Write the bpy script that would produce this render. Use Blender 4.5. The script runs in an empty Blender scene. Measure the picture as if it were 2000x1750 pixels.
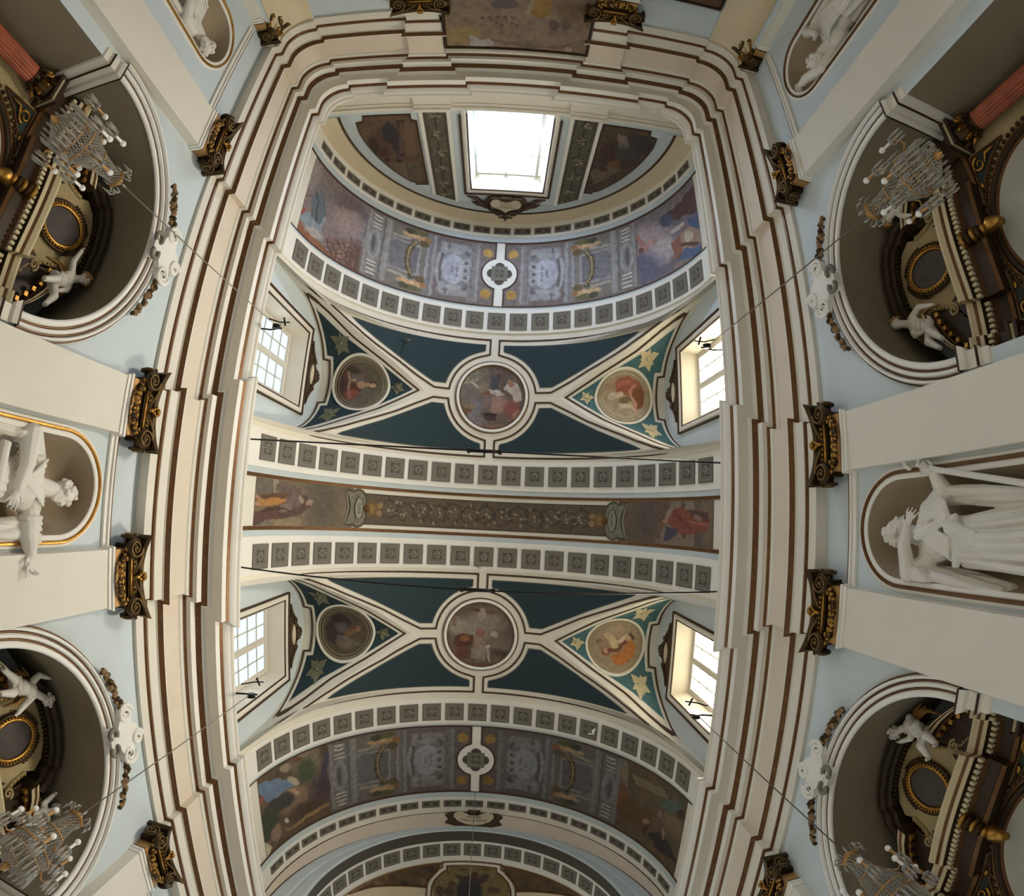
import bpy, bmesh, math, random
import numpy as np
from mathutils import Vector, Matrix
random.seed(7); RNG = np.random.default_rng(7)
PI = math.pi
SC = bpy.context.scene
COL = SC.collection

# ------------------------------------------------------------------ camera (wide action-camera lens looking up)
YM = 0.1503            # middle of the nave vault along Y
RV, ZS = 5.08, 8.92    # barrel vault radius and springing height above the lens
CX = 0.2376
ROT = np.array([[0.99822502, -0.04595378, -0.03788207],
                [0.0506301, 0.98975465, 0.13350028],
                [0.03135911, -0.1351813, 0.9903245]])
FPX, K3, K5 = 916.19085, 0.0436649908, 0.00732794183
cd = bpy.data.cameras.new('camera'); cam = bpy.data.objects.new('camera', cd); COL.objects.link(cam)
m4 = Matrix.Identity(4)
for i in range(3):
    m4[i][0] = ROT[0][i]; m4[i][1] = -ROT[1][i]; m4[i][2] = -ROT[2][i]
m4[0][3] = CX
cam.matrix_world = m4
cd.type = 'PANO'; cd.sensor_fit = 'HORIZONTAL'; cd.sensor_width = 36.0; cd.sensor_height = 31.5
cd.clip_start = 0.05; cd.clip_end = 200
for tgt in (cd, getattr(cd, 'cycles', None)):
    try:
        tgt.panorama_type = 'FISHEYE_LENS_POLYNOMIAL'
        tgt.fisheye_fov = PI
        tgt.fisheye_polynomial_k0 = 0.0
        tgt.fisheye_polynomial_k1 = -6.05478920e-02
        tgt.fisheye_polynomial_k2 = -3.21101340e-05
        tgt.fisheye_polynomial_k3 = 1.31122802e-05
        tgt.fisheye_polynomial_k4 = -1.01432850e-07
    except Exception:
        pass
SC.camera = cam

def pix(P):
    """where a point of the place is seen by the lens (2000 x 1750)"""
    P = np.asarray(P, float).reshape(-1, 3) - np.array([CX, 0, 0])
    V = P @ ROT.T
    rho = np.hypot(V[:, 0], V[:, 1]); th = np.arctan2(rho, V[:, 2])
    r = FPX * (th + K3 * th**3 + K5 * th**5)
    s = r / np.maximum(rho, 1e-9)
    return np.array([1000., 875.]) + V[:, :2] * s[:, None]

# ------------------------------------------------------------------ world, windows' daylight, added bounce fills, exposure
w = bpy.data.worlds.new('sky'); SC.world = w; w.use_nodes = True
wn = w.node_tree; wn.nodes.clear()
sky = wn.nodes.new('ShaderNodeTexSky')
try:
    sky.sky_type = 'NISHITA'; sky.sun_elevation = math.radians(38); sky.sun_rotation = math.radians(80); sky.sun_disc = False
except Exception:
    pass
bg = wn.nodes.new('ShaderNodeBackground'); bg.inputs[1].default_value = 0.3
wo = wn.nodes.new('ShaderNodeOutputWorld')
wn.links.new(sky.outputs[0], bg.inputs[0]); wn.links.new(bg.outputs[0], wo.inputs[0])

def area(name, loc, target, sx, sy, power, color):
    ld = bpy.data.lights.new(name, 'AREA'); ld.shape = 'RECTANGLE'; ld.size = sx; ld.size_y = sy
    ld.energy = power; ld.color = color
    lo = bpy.data.objects.new(name, ld); COL.objects.link(lo)
    lo.location = loc
    d = Vector(target) - Vector(loc)
    lo.rotation_euler = d.to_track_quat('-Z', 'Y').to_euler()
    return lo
WARM = (1.0, 0.94, 0.83); COOL = (0.80, 0.89, 1.0); NEUT = (1.0, 0.97, 0.92)
for dy in (-3.604, 3.604):   # skylight falls inwards and downwards through the panes
    for sg, pw, c in ((1, 450, WARM), (-1, 40, (.66, .80, 1.0))):
        lo = area('daylight_window', (sg*5.50, YM + dy, 10.2), (-sg*5.2, YM + dy*.8, 5.3), 1.8, 2.6, pw, c); lo.data.spread = math.radians(126)
area('daylight_end', (0.11, -10.1, 10.4), (0.1, -4, 9.0), 2.0, 3.0, 380, (.62, .72, 1.0))
area('bounce_fill_choir', (0, 19, 6), (0, 6, 5), 6, 6, 60, NEUT)  # added fill beyond the choir arch, stands in for bounced light
area('bounce_fill_floor', (0.4, 1.0, -1.45), (0.4, 1.0, 9), 8, 16, 160, (.93, .95, 1.0))  # added upward fill at the floor
SC.view_settings.view_transform = 'Standard'; SC.view_settings.look = 'None'
SC.view_settings.gamma = 1.0; SC.view_settings.use_curve_mapping = False
SC.view_settings.exposure = 0.0
try:
    SC.cycles.diffuse_bounces = 5; SC.cycles.max_bounces = 10; SC.cycles.transmission_bounces = 6; SC.cycles.sample_clamp_indirect = 6.0
except Exception:
    pass

# ------------------------------------------------------------------ materials
def srgb(c):
    c = np.asarray(c, float) / 255.0
    return np.where(c <= 0.04045, c / 12.92, ((c + 0.055) / 1.055) ** 2.4)
MATS = {}
def mat(name, rgb, rough=0.75, metal=0.0, var=0.10, scale=1.6, bump=0.0, bscale=30.0, emit=0.0, trans=0.0, spec=0.3, rgb2=None):
    if name in MATS: return MATS[name]
    m = bpy.data.materials.new(name); m.use_nodes = True; MATS[name] = m
    nt = m.node_tree; b = nt.nodes['Principled BSDF']
    c = srgb(rgb)
    b.inputs['Roughness'].default_value = rough; b.inputs['Metallic'].default_value = metal
    if 'Specular IOR Level' in b.inputs: b.inputs['Specular IOR Level'].default_value = spec
    if trans and 'Transmission Weight' in b.inputs: b.inputs['Transmission Weight'].default_value = trans
    tc = nt.nodes.new('ShaderNodeTexCoord')
    nz = nt.nodes.new('ShaderNodeTexNoise'); nz.inputs['Scale'].default_value = scale; nz.inputs['Detail'].default_value = 5
    nt.links.new(tc.outputs['Object'], nz.inputs['Vector'])
    mx = nt.nodes.new('ShaderNodeMix'); mx.data_type = 'RGBA'
    c2 = srgb(rgb2) if rgb2 is not None else c * (1 - 2 * var)
    mx.inputs[6].default_value = (*np.clip(c * (1 + var), 0, 1), 1); mx.inputs[7].default_value = (*np.clip(c2, 0, 1), 1)
    nt.links.new(nz.outputs['Fac'], mx.inputs[0]); nt.links.new(mx.outputs[2], b.inputs['Base Color'])
    if bump:
        n2 = nt.nodes.new('ShaderNodeTexNoise'); n2.inputs['Scale'].default_value = bscale; n2.inputs['Detail'].default_value = 4
        nt.links.new(tc.outputs['Object'], n2.inputs['Vector'])
        bp = nt.nodes.new('ShaderNodeBump'); bp.inputs['Strength'].default_value = bump; bp.inputs['Distance'].default_value = 0.02
        nt.links.new(n2.outputs['Fac'], bp.inputs['Height']); nt.links.new(bp.outputs['Normal'], b.inputs['Normal'])
    if emit:
        b.inputs['Emission Color'].default_value = (*c, 1); b.inputs['Emission Strength'].default_value = emit
    return m
def paint_mat():
    if 'fresco' in MATS: return MATS['fresco']
    m = bpy.data.materials.new('fresco'); m.use_nodes = True; MATS['fresco'] = m
    nt = m.node_tree; b = nt.nodes['Principled BSDF']; b.inputs['Roughness'].default_value = 0.8
    a = nt.nodes.new('ShaderNodeVertexColor'); a.layer_name = 'Col'
    tc = nt.nodes.new('ShaderNodeTexCoord')
    nz = nt.nodes.new('ShaderNodeTexNoise'); nz.inputs['Scale'].default_value = 7; nz.inputs['Detail'].default_value = 6
    nt.links.new(tc.outputs['Object'], nz.inputs['Vector'])
    mr = nt.nodes.new('ShaderNodeMapRange'); mr.inputs[1].default_value = 0.25; mr.inputs[2].default_value = 0.75
    mr.inputs[3].default_value = 0.72; mr.inputs[4].default_value = 1.22
    nt.links.new(nz.outputs['Fac'], mr.inputs[0])
    mx = nt.nodes.new('ShaderNodeMix'); mx.data_type = 'RGBA'; mx.blend_type = 'MULTIPLY'; mx.inputs[0].default_value = 1
    nt.links.new(a.outputs['Color'], mx.inputs[6]); nt.links.new(mr.outputs[0], mx.inputs[7])
    nt.links.new(mx.outputs[2], b.inputs['Base Color'])
    return m
CREAM = mat('plaster_cream', (226, 219, 202), var=.05)
WHITE = mat('plaster_white', (236, 232, 220), var=.04)
BEIGE = mat('plaster_beige', (222, 206, 172), var=.05)
PINK = mat('plaster_pink', (222, 207, 186), var=.05)
BLUE = mat('plaster_pale_blue', (205, 214, 214), var=.05, scale=1.1)
PALEB = mat('plaster_grey_blue', (196, 205, 204), var=.06)
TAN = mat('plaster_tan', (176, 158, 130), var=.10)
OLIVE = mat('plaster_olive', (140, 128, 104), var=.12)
GOLDLINE = mat('bronze_gilding', (116, 80, 46), rough=.42, metal=.4, var=.3, scale=9)
BROWN = mat('brown_paint_line', (78, 56, 36), rough=.6, var=.2, scale=6)
GOLD = mat('gilding', (186, 138, 66), rough=.32, metal=.85, var=.25, scale=8, bump=.3)
DGOLD = mat('dark_gilding', (80, 62, 36), rough=.42, metal=.65, var=.45, scale=7, bump=.5)
BGOLD = mat('bell_gilding', (196, 150, 92), rough=.5, metal=.35, var=.12)
DWOOD = mat('dark_bronze_wood', (62, 47, 30), rough=.5, metal=.15, var=.3, scale=5)
MARBLE = mat('white_marble', (222, 216, 202), rough=.55, var=.06, scale=3)
RMARBLE = mat('red_marble', (170, 92, 62), rough=.35, var=.25, scale=6)
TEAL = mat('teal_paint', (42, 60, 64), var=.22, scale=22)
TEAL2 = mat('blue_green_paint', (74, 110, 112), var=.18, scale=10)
GREYC = mat('coffer_grey', (116, 110, 98), var=.10, scale=14)
GREYD = mat('coffer_dark', (82, 76, 66), var=.12, scale=14)
GREYL = mat('coffer_light', (130, 124, 110), var=.10, scale=14)
IRON = mat('dark_iron', (44, 40, 36), rough=.5, metal=.6, var=.2)
CORD = mat('grey_cord', (150, 140, 125), var=.2)
CRYSTAL = mat('crystal', (206, 200, 184), rough=.08, trans=.6, spec=.9, var=.05)
BULB = mat('frosted_bulb', (245, 240, 228), rough=.3, var=.02)
CRACK = mat('crack', (90, 74, 58), var=.2)
# ------------------------------------------------------------------ mesh helpers
class MB:
    def __init__(s): s.v = []; s.f = []; s.m = []; s.sm = []
    def add(s, V, F, m=0, smooth=False):
        o = len(s.v); s.v.extend([tuple(p) for p in V])
        for f in F:
            s.f.append(tuple(i + o for i in f)); s.m.append(m); s.sm.append(smooth)
    def box(s, lo, hi, m=0):
        x0, y0, z0 = lo; x1, y1, z1 = hi
        V = [(x0,y0,z0),(x1,y0,z0),(x1,y1,z0),(x0,y1,z0),(x0,y0,z1),(x1,y0,z1),(x1,y1,z1),(x0,y1,z1)]
        s.add(V, [(3,2,1,0),(4,5,6,7),(0,1,5,4),(1,2,6,5),(2,3,7,6),(3,0,4,7)], m)
    def tube(s, pts, r, n=8, m=0, closed=False, cap=True):
        P = [Vector(p) for p in pts]; k = len(P)
        R = [r] * k if not hasattr(r, '__len__') else list(r)
        V = []; F = []; prev = None
        for i in range(k):
            a = P[(i - 1) % k] if (closed or i > 0) else P[i]
            b = P[(i + 1) % k] if (closed or i < k - 1) else P[i]
            t = (b - a); t = t.normalized() if t.length > 1e-9 else Vector((0, 0, 1))
            if prev is None:
                u = t.orthogonal().normalized()
            else:
                u = prev - t * prev.dot(t); u = u.normalized() if u.length > 1e-6 else t.orthogonal().normalized()
            prev = u; w_ = t.cross(u)
            for j in range(n):
                a_ = 2 * PI * j / n
                V.append(P[i] + (u * math.cos(a_) + w_ * math.sin(a_)) * R[i])
        L = k if closed else k - 1
        for i in range(L):
            for j in range(n):
                F.append((i*n+j, i*n+(j+1)%n, ((i+1)%k)*n+(j+1)%n, ((i+1)%k)*n+j))
        if cap and not closed:
            F.append(tuple(range(n-1, -1, -1))); F.append(tuple(range((k-1)*n, k*n)))
        s.add(V, F, m, True)
    def lathe(s, prof, c=(0,0,0), n=16, m=0, axis=None, smooth=True):
        M = axis or Matrix.Identity(3); c = Vector(c); V = []; F = []
        for r, z in prof:
            for j in range(n):
                a = 2*PI*j/n; V.append(c + M @ Vector((r*math.cos(a), r*math.sin(a), z)))
        for i in range(len(prof)-1):
            for j in range(n):
                F.append((i*n+j, i*n+(j+1)%n, (i+1)*n+(j+1)%n, (i+1)*n+j))
        s.add(V, F, m, smooth)
    def ball(s, c, r, n=8, m=0, M=None):
        if not hasattr(r, '__len__'): r = (r, r, r)
        c = Vector(c); V = []; F = []; k = max(3, n//2)
        for i in range(k+1):
            th = PI*i/k
            for j in range(n):
                a = 2*PI*j/n; p = Vector((r[0]*math.sin(th)*math.cos(a), r[1]*math.sin(th)*math.sin(a), r[2]*math.cos(th)))
                V.append(c + (M @ p if M else p))
        for i in range(k):
            for j in range(n):
                F.append((i*n+j, (i+1)*n+j, (i+1)*n+(j+1)%n, i*n+(j+1)%n))
        s.add(V, F, m, True)
    def grid(s, A, m=0, smooth=True, flip=False, closed=False):
        A = np.asarray(A, float); h, w_ = A.shape[:2]
        V = A.reshape(-1, 3); F = []
        for i in range(h-1):
            for j in range(w_ if closed else w_-1):
                q = (i*w_+j, i*w_+(j+1)%w_, (i+1)*w_+(j+1)%w_, (i+1)*w_+j)
                F.append(q[::-1] if flip else q)
        s.add(V, F, m, smooth)
    def poly(s, pts, thick=None, m=0):
        """planar polygon (any outline), optional extrusion vector"""
        P = [Vector(p) for p in pts]
        from mathutils.geometry import tessellate_polygon
        T = [tuple(t) for t in tessellate_polygon([P])]
        if thick is None: s.add(P, T, m); return
        d = Vector(thick); k = len(P)
        s.add(P + [p + d for p in P], T + [tuple(i+k for i in t[::-1]) for t in T] + [(i, (i+1)%k, (i+1)%k+k, i+k) for i in range(k)], m)
    def build(s, name, mats, parent=None, **kw):
        me = bpy.data.meshes.new(name)
        me.from_pydata([tuple(map(float, p)) for p in s.v], [], s.f)
        for m_ in (mats if isinstance(mats, (list, tuple)) else [mats]): me.materials.append(m_)
        if s.f:
            me.polygons.foreach_set('material_index', s.m); me.polygons.foreach_set('use_smooth', s.sm)
        me.update()
        return link(name, me, parent, **kw)
def link(name, me, parent=None, **kw):
    o = bpy.data.objects.new(name, me); COL.objects.link(o)
    if parent is not None:
        o.parent = parent; o.matrix_parent_inverse = Matrix.Translation(parent.location).inverted() if kw.pop('world', True) and parent.rotation_euler.z == 0 else Matrix.Identity(4)
    for k in ('label', 'category', 'group', 'kind'):
        if kw.get(k): o[k] = kw[k]
    return o
def empty(name, loc, label, cat, group=None, rz=0.0):
    o = bpy.data.objects.new(name, None); COL.objects.link(o); o.location = loc; o.rotation_euler.z = rz
    o.empty_display_size = .2; o['label'] = label; o['category'] = cat
    if group: o['group'] = group
    return o
def copy_tree(src, loc=None, rz=None, label=None, parent=None):
    c = src.copy(); COL.objects.link(c)
    if parent is not None:
        c.parent = parent
    if loc is not None: c.location = loc
    if rz is not None: c.rotation_euler.z = rz
    if label: c['label'] = label
    for ch in list(src.children): copy_tree(ch, parent=c)
    return c
def rnoise(x, y, sc, seed=0):
    """cheap smooth value noise, numpy"""
    g = np.random.default_rng(seed).random((64, 64))
    x = np.asarray(x) / sc; y = np.asarray(y) / sc
    xi = np.floor(x).astype(int); yi = np.floor(y).astype(int); fx = x - xi; fy = y - yi
    fx = fx*fx*(3-2*fx); fy = fy*fy*(3-2*fy)
    a = g[xi % 64, yi % 64]; b = g[(xi+1) % 64, yi % 64]; c = g[xi % 64, (yi+1) % 64]; d = g[(xi+1) % 64, (yi+1) % 64]
    return (a*(1-fx)+b*fx)*(1-fy) + (c*(1-fx)+d*fx)*fy
def V(y, s, off=0.0, R=RV, yc=None):
    """point of the barrel vault: y along the nave from the middle, s the arc length from the crown, off inwards"""
    a = s / RV; r = R - off
    if abs(a) > PI/2:
        return (math.copysign(r, s), YM + y, ZS - (abs(s) - RV*PI/2))
    return (r*math.sin(a), YM + y, ZS + r*math.cos(a))
def ribbon(pts, w_, closed=False, dens=0.16):
    """2-D mitred offset of a polyline: returns left and right point lists (densified)"""
    P = [np.array(p, float) for p in pts]; Q = []
    n = len(P)
    for i in range(n if closed else n-1):
        a = P[i]; b = P[(i+1) % n]; k = max(1, int(np.ceil(np.linalg.norm(b-a)/dens)))
        for j in range(k): Q.append(a + (b-a)*j/k)
    if not closed: Q.append(P[-1])
    n = len(Q); L = []; Rr = []
    for i in range(n):
        a = Q[i-1] if (closed or i > 0) else None; b = Q[(i+1) % n] if (closed or i < n-1) else None
        ds = []
        if a is not None: ds.append((Q[i]-a)/max(1e-9, np.linalg.norm(Q[i]-a)))
        if b is not None: ds.append((b-Q[i])/max(1e-9, np.linalg.norm(b-Q[i])))
        ns = [np.array([-d[1], d[0]]) for d in ds]
        nn = sum(ns); 
        if len(ns) == 2:
            nn = nn / max(0.35, 1 + ns[0] @ ns[1])
        L.append(Q[i] + nn*w_/2); Rr.append(Q[i] - nn*w_/2)
    return L, Rr
def mould(mb, pts, w_, h, F, m=0, closed=False, dens=0.16, round_=True):
    """raised moulding along a 2-D polyline on the surface F(u, v, off)"""
    prof = [(-.5, 0), (-.5, .6), (-.25, 1), (.25, 1), (.5, .6), (.5, 0)] if round_ else [(-.5, 0), (-.5, 1), (.5, 1), (.5, 0)]
    L, Rr = ribbon(pts, w_, closed, dens)
    rows = []
    for l, r in zip(L, Rr):
        rows.append([F(*(l + (r-l)*(t+.5)), h*k) for t, k in prof])
    if closed: rows.append(rows[0])
    mb.grid(rows, m, smooth=False)
# ------------------------------------------------------------------ shell of the church
ZF = -1.6; XW = 5.2; YT = -9.98; YB = 12.6
CH = (-3.62, 3.62)          # chapel arch centres (from the middle of the nave)
NI = (-7.85, 0.0)           # statue niches
NR, NZ = 0.62, 4.45         # niche half width and springing
AR, AZ = 1.78, 3.38         # chapel arch radius and springing
def arch(yc, r, zs, zb, n=28):
    P = [(yc - r, zb)]
    P += [(yc - r*math.cos(PI*i/n), zs + r*math.sin(PI*i/n)) for i in range(n+1)]
    return P + [(yc + r, zb)]
floor = MB(); floor.box((-9, -12, ZF-.2), (9, 24, ZF), 0)
floor.build('floor', mat('floor_marble', (176, 164, 146), rough=.4), kind='structure')

def wall_with_holes(X, sgn, y0, y1, z0, z1, holes, name, m):
    bm = bmesh.new()
    def loop(P):
        vs = [bm.verts.new((X, y, z)) for y, z in P]
        return [bm.edges.new((vs[i], vs[(i+1) % len(vs)])) for i in range(len(vs))]
    E = loop([(y0, z0), (y1, z0), (y1, z1), (y0, z1)])
    for h in holes: E += loop(h)
    bmesh.ops.triangle_fill(bm, use_beauty=True, use_dissolve=False, edges=E, normal=(-sgn, 0, 0))
    me = bpy.data.meshes.new(name); bm.to_mesh(me); bm.free(); me.materials.append(m)
    return link(name, me, kind='structure')
WALL = {}
for sgn, nm in ((-1, 'wall_left'), (1, 'wall_right')):
    holes = [[(YM+y, z) for y, z in arch(c, AR, AZ, ZF+.02)] for c in CH] + [[(YM+y, z) for y, z in arch(c, NR, NZ, 0.6)] for c in NI]
    WALL[sgn] = wall_with_holes(sgn*XW, sgn, YT-.3, YB, ZF, 8.0, holes, nm, BLUE)
    # niches: half cylinder with a quarter-sphere head
    for k, c in enumerate(NI):
        mb = MB(); dp = .60
        A = []
        for i in range(9):
            z = .6 + (NZ-.6)*i/8
            A.append([(sgn*(XW + dp*math.sin(PI*j/20)), YM+c-NR*math.cos(PI*j/20), z) for j in range(21)])
        for i in range(1, 11):
            th = PI/2*i/10
            A.append([(sgn*(XW + dp*math.sin(PI*j/20)*math.cos(th)), YM+c-NR*math.cos(PI*j/20)*math.cos(th), NZ + NR*math.sin(th)) for j in range(21)])
        mb.grid(A, 0, flip=sgn > 0)
        mb.poly([(sgn*(XW + dp*math.sin(PI*j/20)), YM+c-NR*math.cos(PI*j/20), .6) for j in range(21)], (0, 0, -.1))
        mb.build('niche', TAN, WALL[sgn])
        # moulded frame: cream bands with a gilded roll between
        fr = MB()
        F = lambda u, v, o: (sgn*(XW-o), YM+u, v)
        q = lambda r: arch(c, r, NZ, .55, 24)
        mould(fr, q(NR+.03), .07, .03, F, 0); mould(fr, q(NR+.085), .045, .055, F, 1); mould(fr, q(NR+.125), .05, .03, F, 0)
        fr.build('niche_frame', [WHITE, GOLD if sgn < 0 else GOLDLINE], WALL[sgn])
    # chapels: vault, side walls, back wall
    for k, c in enumerate(CH):
        mb = MB(); XB = 6.95
        A = [[(sgn*(XW + (XB-XW)*j/6), YM+y, z) for j in range(7)] for y, z in arch(c, AR, AZ, ZF, 32)]
        mb.grid(A, 0, flip=sgn < 0)
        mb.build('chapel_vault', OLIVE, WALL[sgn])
        mb = MB(); mb.poly([(sgn*XB, YM+y, z) for y, z in arch(c, AR, AZ, ZF, 32)], (sgn*.1, 0, 0))
        mb.build('chapel_back_wall', BLUE, WALL[sgn])
        # impost cornices along both side walls
        for e in (-1, 1):
            im = MB(); ys = YM + c + e*AR
            prof = [(0, 2.92), (.03, 2.94), (.03, 3.05), (.06, 3.06), (.075, 3.09), (.045, 3.10), (.045, 3.22), (.09, 3.24), (.12, 3.30), (.12, 3.33), (0, 3.345)]
            cols = [0, 0, 0, 1, 1, 0, 0, 0, 1, 1]
            for i in range(len(prof)-1):
                (p0, z0), (p1, z1) = prof[i], prof[i+1]
                pts = [[(sgn*XW - sgn*p, ys + e*.16, z), (sgn*XW - sgn*p, ys - e*p, z), (sgn*(XB-.5), ys - e*p, z)] for p, z in ((p0, z0), (p1, z1))]
                im.grid(pts, cols[i], smooth=False, flip=(sgn*e > 0))
            im.build('impost_cornice', [CREAM, DWOOD], WALL[sgn])
        # archivolt: plain fascia, brown roll, stepped mouldings
        av = MB(); F = lambda u, v, o: (sgn*(XW-o), YM+u, v)
        q = lambda r: arch(c, r, AZ, AZ-.04, 40)[0:-1] + [(c+r, AZ-.04)]
        for r, w_, h, m_ in ((1.79, .085, .05, 0), (1.85, .03, .03, 1), (1.90, .06, .075, 0), (1.945, .025, .05, 1), (1.99, .05, .10, 0), (2.03, .02, .05, 1)):
            mould(av, q(r), w_, h, F, m_, dens=.12)
        av.build('archivolt', [WHITE, GOLDLINE], WALL[sgn])
    # string course at the height of the neckings, between the pilasters of a pair
    for (a, b) in ((-.80, .80), (-9.05, -6.48), (6.5, 9.2)):
        sc = MB()
        for z0, z1, p, m_ in ((5.27, 5.34, .045, 0), (5.34, 5.375, .075, 0), (5.375, 5.41, .06, 1)):
            sc.box((min(sgn*XW, sgn*(XW-p)), YM+a, z0), (max(sgn*XW, sgn*(XW-p)), YM+b, z1), m_)
        sc.build('string_course', [WHITE, GOLDLINE], WALL[sgn])

# end wall with its rounded corners
mb = MB()
corner = lambda n=10: [(-4.9 + .6*(1-math.cos(PI/2*i/n)), -9.36 - .6*math.sin(PI/2*i/n)) for i in range(n+1)]
cl = [(-5.2, -9.18), (-4.9, -9.18)] + corner() + [(-4.3, -10.05)]
pl = [(x, y) for x, y in cl] + [(4.3, -10.05)] + [(-x, y) for x, y in cl[::-1][1:]]
mb.grid([[(x, y, z) for x, y in pl] for z in (ZF, 3, 6.3)], 0, smooth=False)
WEND = mb.build('wall_end', BLUE, kind='structure')
mb = MB()   # cream corner strips
for s_ in (-1, 1):
    mb.grid([[(s_*(abs(x)-.012), y+.012, z) for x, y in cl[1:-1]] for z in (ZF, 6.3)], 0, smooth=True)
mb.build('corner_strip', BEIGE, WEND)

# entablature: one profile carried round the church on a broken plan line
PROF = [(-.3, 5.99), (0, 5.99), (0, 6.17), (.03, 6.18), (.03, 6.225), (.04, 6.235), (.04, 6.428), (.07, 6.445), (.14, 6.507), (.14, 6.53), (.04, 6.535),
        (.04, 7.047), (.07, 7.08), (.07, 7.105), (.085, 7.127), (.12, 7.18), (.20, 7.198), (.20, 7.341), (.235, 7.36), (.29, 7.403),
        (.31, 7.42), (.335, 7.459), (.345, 7.47), (.55, 7.472), (.55, 7.61), (.56, 7.63), (.58, 7.679), (.61, 7.70), (.65, 7.745), (.67, 7.79), (.70, 7.825), (.70, 7.88), (-.25, 7.96)]
PC = ['c', 'c', 'g', 'g', 'c', 'c', 'c', 'g', 'c', 'c', 'p', 'c', 'w', 'c', 'g', 'c', 'w', 'g', 'g', 'w', 'w', 'w', 'c', 'w', 'g', 'g', 'w', 'w', 'w', 'c', 'c', 'c']
def plan(p):
    y = lambda v: YM + v
    Lp = [(-5+p, YB), (-5+p, y(5.63)-p), (-5.136+p, y(5.63)-p), (-5.136+p, y(1.61)+p), (-5+p, y(1.61)+p), (-5+p, y(-1.61)-p), (-5.136+p, y(-1.61)-p),
          (-5.136+p, y(-5.63)+p), (-5+p, y(-5.63)+p), (-5+p, -9.05+p), (-4.85+p, -9.05+p)]
    r = .53; cx_, cy_ = -4.85+p+r, -9.85+p+r
    arc = [(cx_ - r*math.cos(PI/2*i/8), cy_ - r*math.sin(PI/2*i/8)) for i in range(9)]
    Rp = [(-x, yy) for x, yy in (Lp + arc)][::-1]
    mid = [(-4.28+p, -9.85+p), (-4.28+p, -9.98+p), (-2.22-p, -9.98+p), (-2.22-p, -9.85+p), (-1.51+p, -9.85+p), (-1.51+p, -9.98+p),
           (1.74-p, -9.98+p), (1.74-p, -9.85+p), (2.46+p, -9.85+p), (2.46+p, -9.98+p), (4.28-p, -9.98+p), (4.28-p, -9.85+p)]
    return Lp + arc + mid + Rp
mc = {'c': 0, 'w': 1, 'g': 2, 'p': 3}
for nm, i0, i1 in (('trim_1', 0, 10), ('trim_2', 10, 11), ('trim_3', 11, len(PROF)-1)):
    mb = MB()
    for i in range(i0, i1):
        (p0, z0), (p1, z1) = PROF[i], PROF[i+1]
        mb.grid([[(x, y, z0) for x, y in plan(p0)], [(x, y, z1) for x, y in plan(p1)]], mc[PC[i]], smooth=False)
    mb.build(nm, [CREAM, WHITE, GOLDLINE, PINK], kind='structure')

# ------------------------------------------------------------------ vault
GY = [0, .35, .73, 1.24, 1.55, 1.74, 1.86]; GS = [2.08, 2.55, 3.15, 4.25, 5.0, 5.6, 6.6]
SMAX = RV*PI/2 + .95
def groin(y):
    d = min(abs(y - c) for c in (-3.604, 3.604))
    return float(np.interp(d, GY, GS)) if d < 1.86 else SMAX
CEIL = MB()
ys = sorted(set([round(v, 4) for v in np.linspace(-9.87, 9.92, 100)] + [s*(3.604+e*d) for s in (-1, 1) for e in (-1, 1) for d in GY + [1.861]]))
rows = []
for y in ys:
    g = groin(y); rows.append([V(y, -g + 2*g*j/64) for j in range(65)])
CEIL.grid(rows, 0, smooth=True)
CEIL = CEIL.build('ceiling', CREAM, kind='structure')
# transverse ribs (white bands that carry the coffers), slightly proud of the vault
def band(name, y0, y1, off, m, R=RV, mk=1, smax=SMAX, parent=None, ZC=None):
    mb = MB(); n = 72; ss = np.linspace(-smax, smax, n)
    r0 = [V(y0, s, 0) for s in ss]; r1 = [V(y0, s, off) for s in ss]; r2 = [V(y1, s, off) for s in ss]; r3 = [V(y1, s, 0) for s in ss]
    mb.grid([r0, r1], 0, smooth=True); mb.grid([r1, r2], 0, smooth=True); mb.grid([r2, r3], 0, smooth=True)
    return mb.build(name, m, parent or CEIL)
for s_ in (-1, 1):
    a, b = sorted((s_*.77, s_*1.62)); band('transverse_rib', a, b, .045, WHITE)
    a, b = sorted((s_*.63, s_*.77)); band('rib_bevel', a, b, .02, PALEB)
    a, b = sorted((s_*.545, s_*.63)); band('rib_line', a, b, .03, GOLDLINE)
    a, b = sorted((s_*5.70, s_*6.52)); band('transverse_rib', a, b, .045, WHITE)
    a, b = sorted((s_*6.52, s_*6.60)); band('rib_bevel', a, b, .02, PALEB)
    a, b = sorted((s_*6.60, s_*6.63)); band('rib_line', a, b, .03, BROWN)
    a, b = sorted((s_*9.04, s_*9.075)); band('rib_line', a, b, .03, BROWN)
    a, b = sorted((s_*9.075, s_*9.27)); band('rib_bevel', a, b, .03, PALEB)
    a, b = sorted((s_*9.27, s_*9.87)); band('transverse_rib', a, b, .05, WHITE)
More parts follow.
